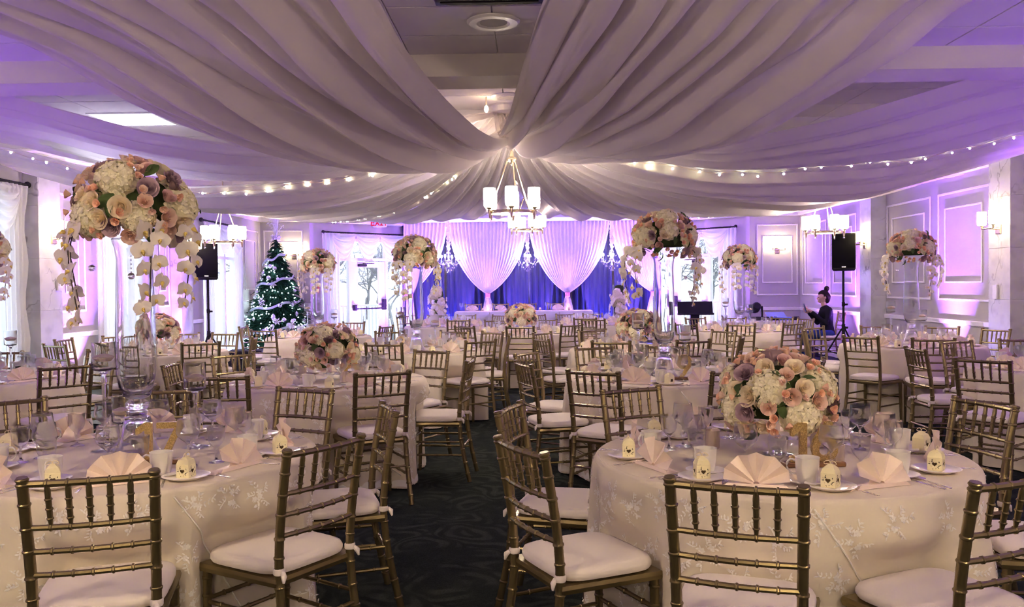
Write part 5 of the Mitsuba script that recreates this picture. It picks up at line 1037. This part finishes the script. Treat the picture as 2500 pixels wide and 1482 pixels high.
one('syrup_bottle', lathe([(0, 0), (.028, 0), (.032, .01), (.032, .045), (.016, .08), (.020, .10), (.022, .115), (0, .117)], 14), BLACKGLOSS, 'small dark bottle on the table cut by the left edge', 'bottle', 30, M4(-4.1, 6.8, TZ + .001))

# head table
one('head_tablecloth', box_cloth(-1.65, 1.40, 18.95, 19.6, .90, 7, .012), WHITECLOTH, 'white cloth of the head table before the backdrop', 'tablecloth', 30, M4(0, 0, 0))
def head_swag(w): return grid(lambda u, v: np.stack([(u - .5) * w, -.035 - .02 * np.sin(PI * v), -.02 - v * (.06 + .22 * 4 * u * (1 - u)) + .004 * np.sin(9 * v * 2 * PI / 2)], -1), 18, 14)
for i in range(4):
    t = Tpl(); t.add('swag', head_swag(.76), WHITECLOTH, True); t.add('knot', hull([(-.38, -.08, -.02), (-.36, -.08, -.02), (-.41, -.06, -.2), (-.34, -.06, -.2), (-.37, -.03, -.02), (-.37, -.03, -.2), (-.39, -.085, -.1), (-.35, -.085, -.1)]), WHITECLOTH, 40)
    put(t, 'table_swag', f'white swag on the front of the head table, {ORD[i]} of four from the left', 'swag', M4(-1.27 + i * .765, 18.95, .90))
for i, x in enumerate((-1.25, -.62, .02, .66)):
    w = f'before the {ORD[i]} head table chair from the left'
    put(NAPKINS[i % 3], 'napkin', f'pale napkin fan on the head table {w}', 'napkin', M4(x - .02, 19.15, .901, 0, 1.2)); put(WINE_F, 'wine_glass', f'wine glass on the head table {w}', 'wine glass', M4(x - .27, 19.25, .901)); put(WATER_F, 'water_goblet', f'water goblet on the head table {w}', 'goblet', M4(x - .18, 19.3, .901)); put(FAV_F, 'favour_box', f'favour box on the head table {w}', 'favour box', M4(x + .22, 19.12, .901))
def floral_pillar(seed):
    rng = np.random.default_rng(seed); t = Tpl(); t.add('foliage_core', lathe([(0, 0), (.24, .02), (.22, .25), (.13, .55), (.11, .95), (.13, 1.15), (.09, 1.30), (0, 1.32)], 14), MOSS, True)
    for i in range(34):
        z = rng.uniform(.03, 1.30); r = np.interp(z, [0, .3, .55, .95, 1.15, 1.3], [.26, .24, .15, .13, .15, .06]); a = rng.uniform(PI, 2 * PI); d = np.array([math.cos(a), math.sin(a), .15]); t.raw('hydrangea', HYD_C, align((r * d[0] * .8, r * d[1] * .8, z), d, i, rng.uniform(.8, 1.05)), 'white hydrangea head')
    for i in range(64):
        z = rng.uniform(.05, 1.1); r = np.interp(z, [0, .3, .55, .95, 1.15, 1.3], [.36, .33, .25, .21, .21, .12]); a = rng.uniform(PI * .9, 2.1 * PI); d = np.array([math.cos(a), math.sin(a), .1]); b = t.raw('orchid_blossom', ORCHID_D, align((r * d[0], r * d[1], z), d, rng.uniform(0, 6), 1.25), 'white orchid blossom'); 
    for i in range(12): a = rng.uniform(PI, 2 * PI); t.raw('leaf', LEAF_D, align((.27 * math.cos(a), .27 * math.sin(a), rng.uniform(.05, .4)), (math.cos(a), math.sin(a), .3), i, 1.2))
    for x, y, h in ((-.13, .05, 1.32), (.07, .1, 1.5), (.25, -.02, .72), (-.06, .12, 1.28)):
        rd = t.add('glass_rod', tube([[x, y, 0], [x, y, h]], .010, 7), GLASS, True); t.add(rd + '__candle_globe', lathe([(0, h), (.035, h + .012), (.052, h + .045), (.046, h + .08), (.036, h + .095)], 16), THIN, True)
    return t
for x, lb, sd in ((-2.02, 'left', 3), (1.98, 'right', 9)): put(floral_pillar(sd), 'floral_pillar', f'pillar of white orchids and hydrangeas with glass rods, {lb} of the head table', 'flower arrangement', M4(x, 18.95, .14))
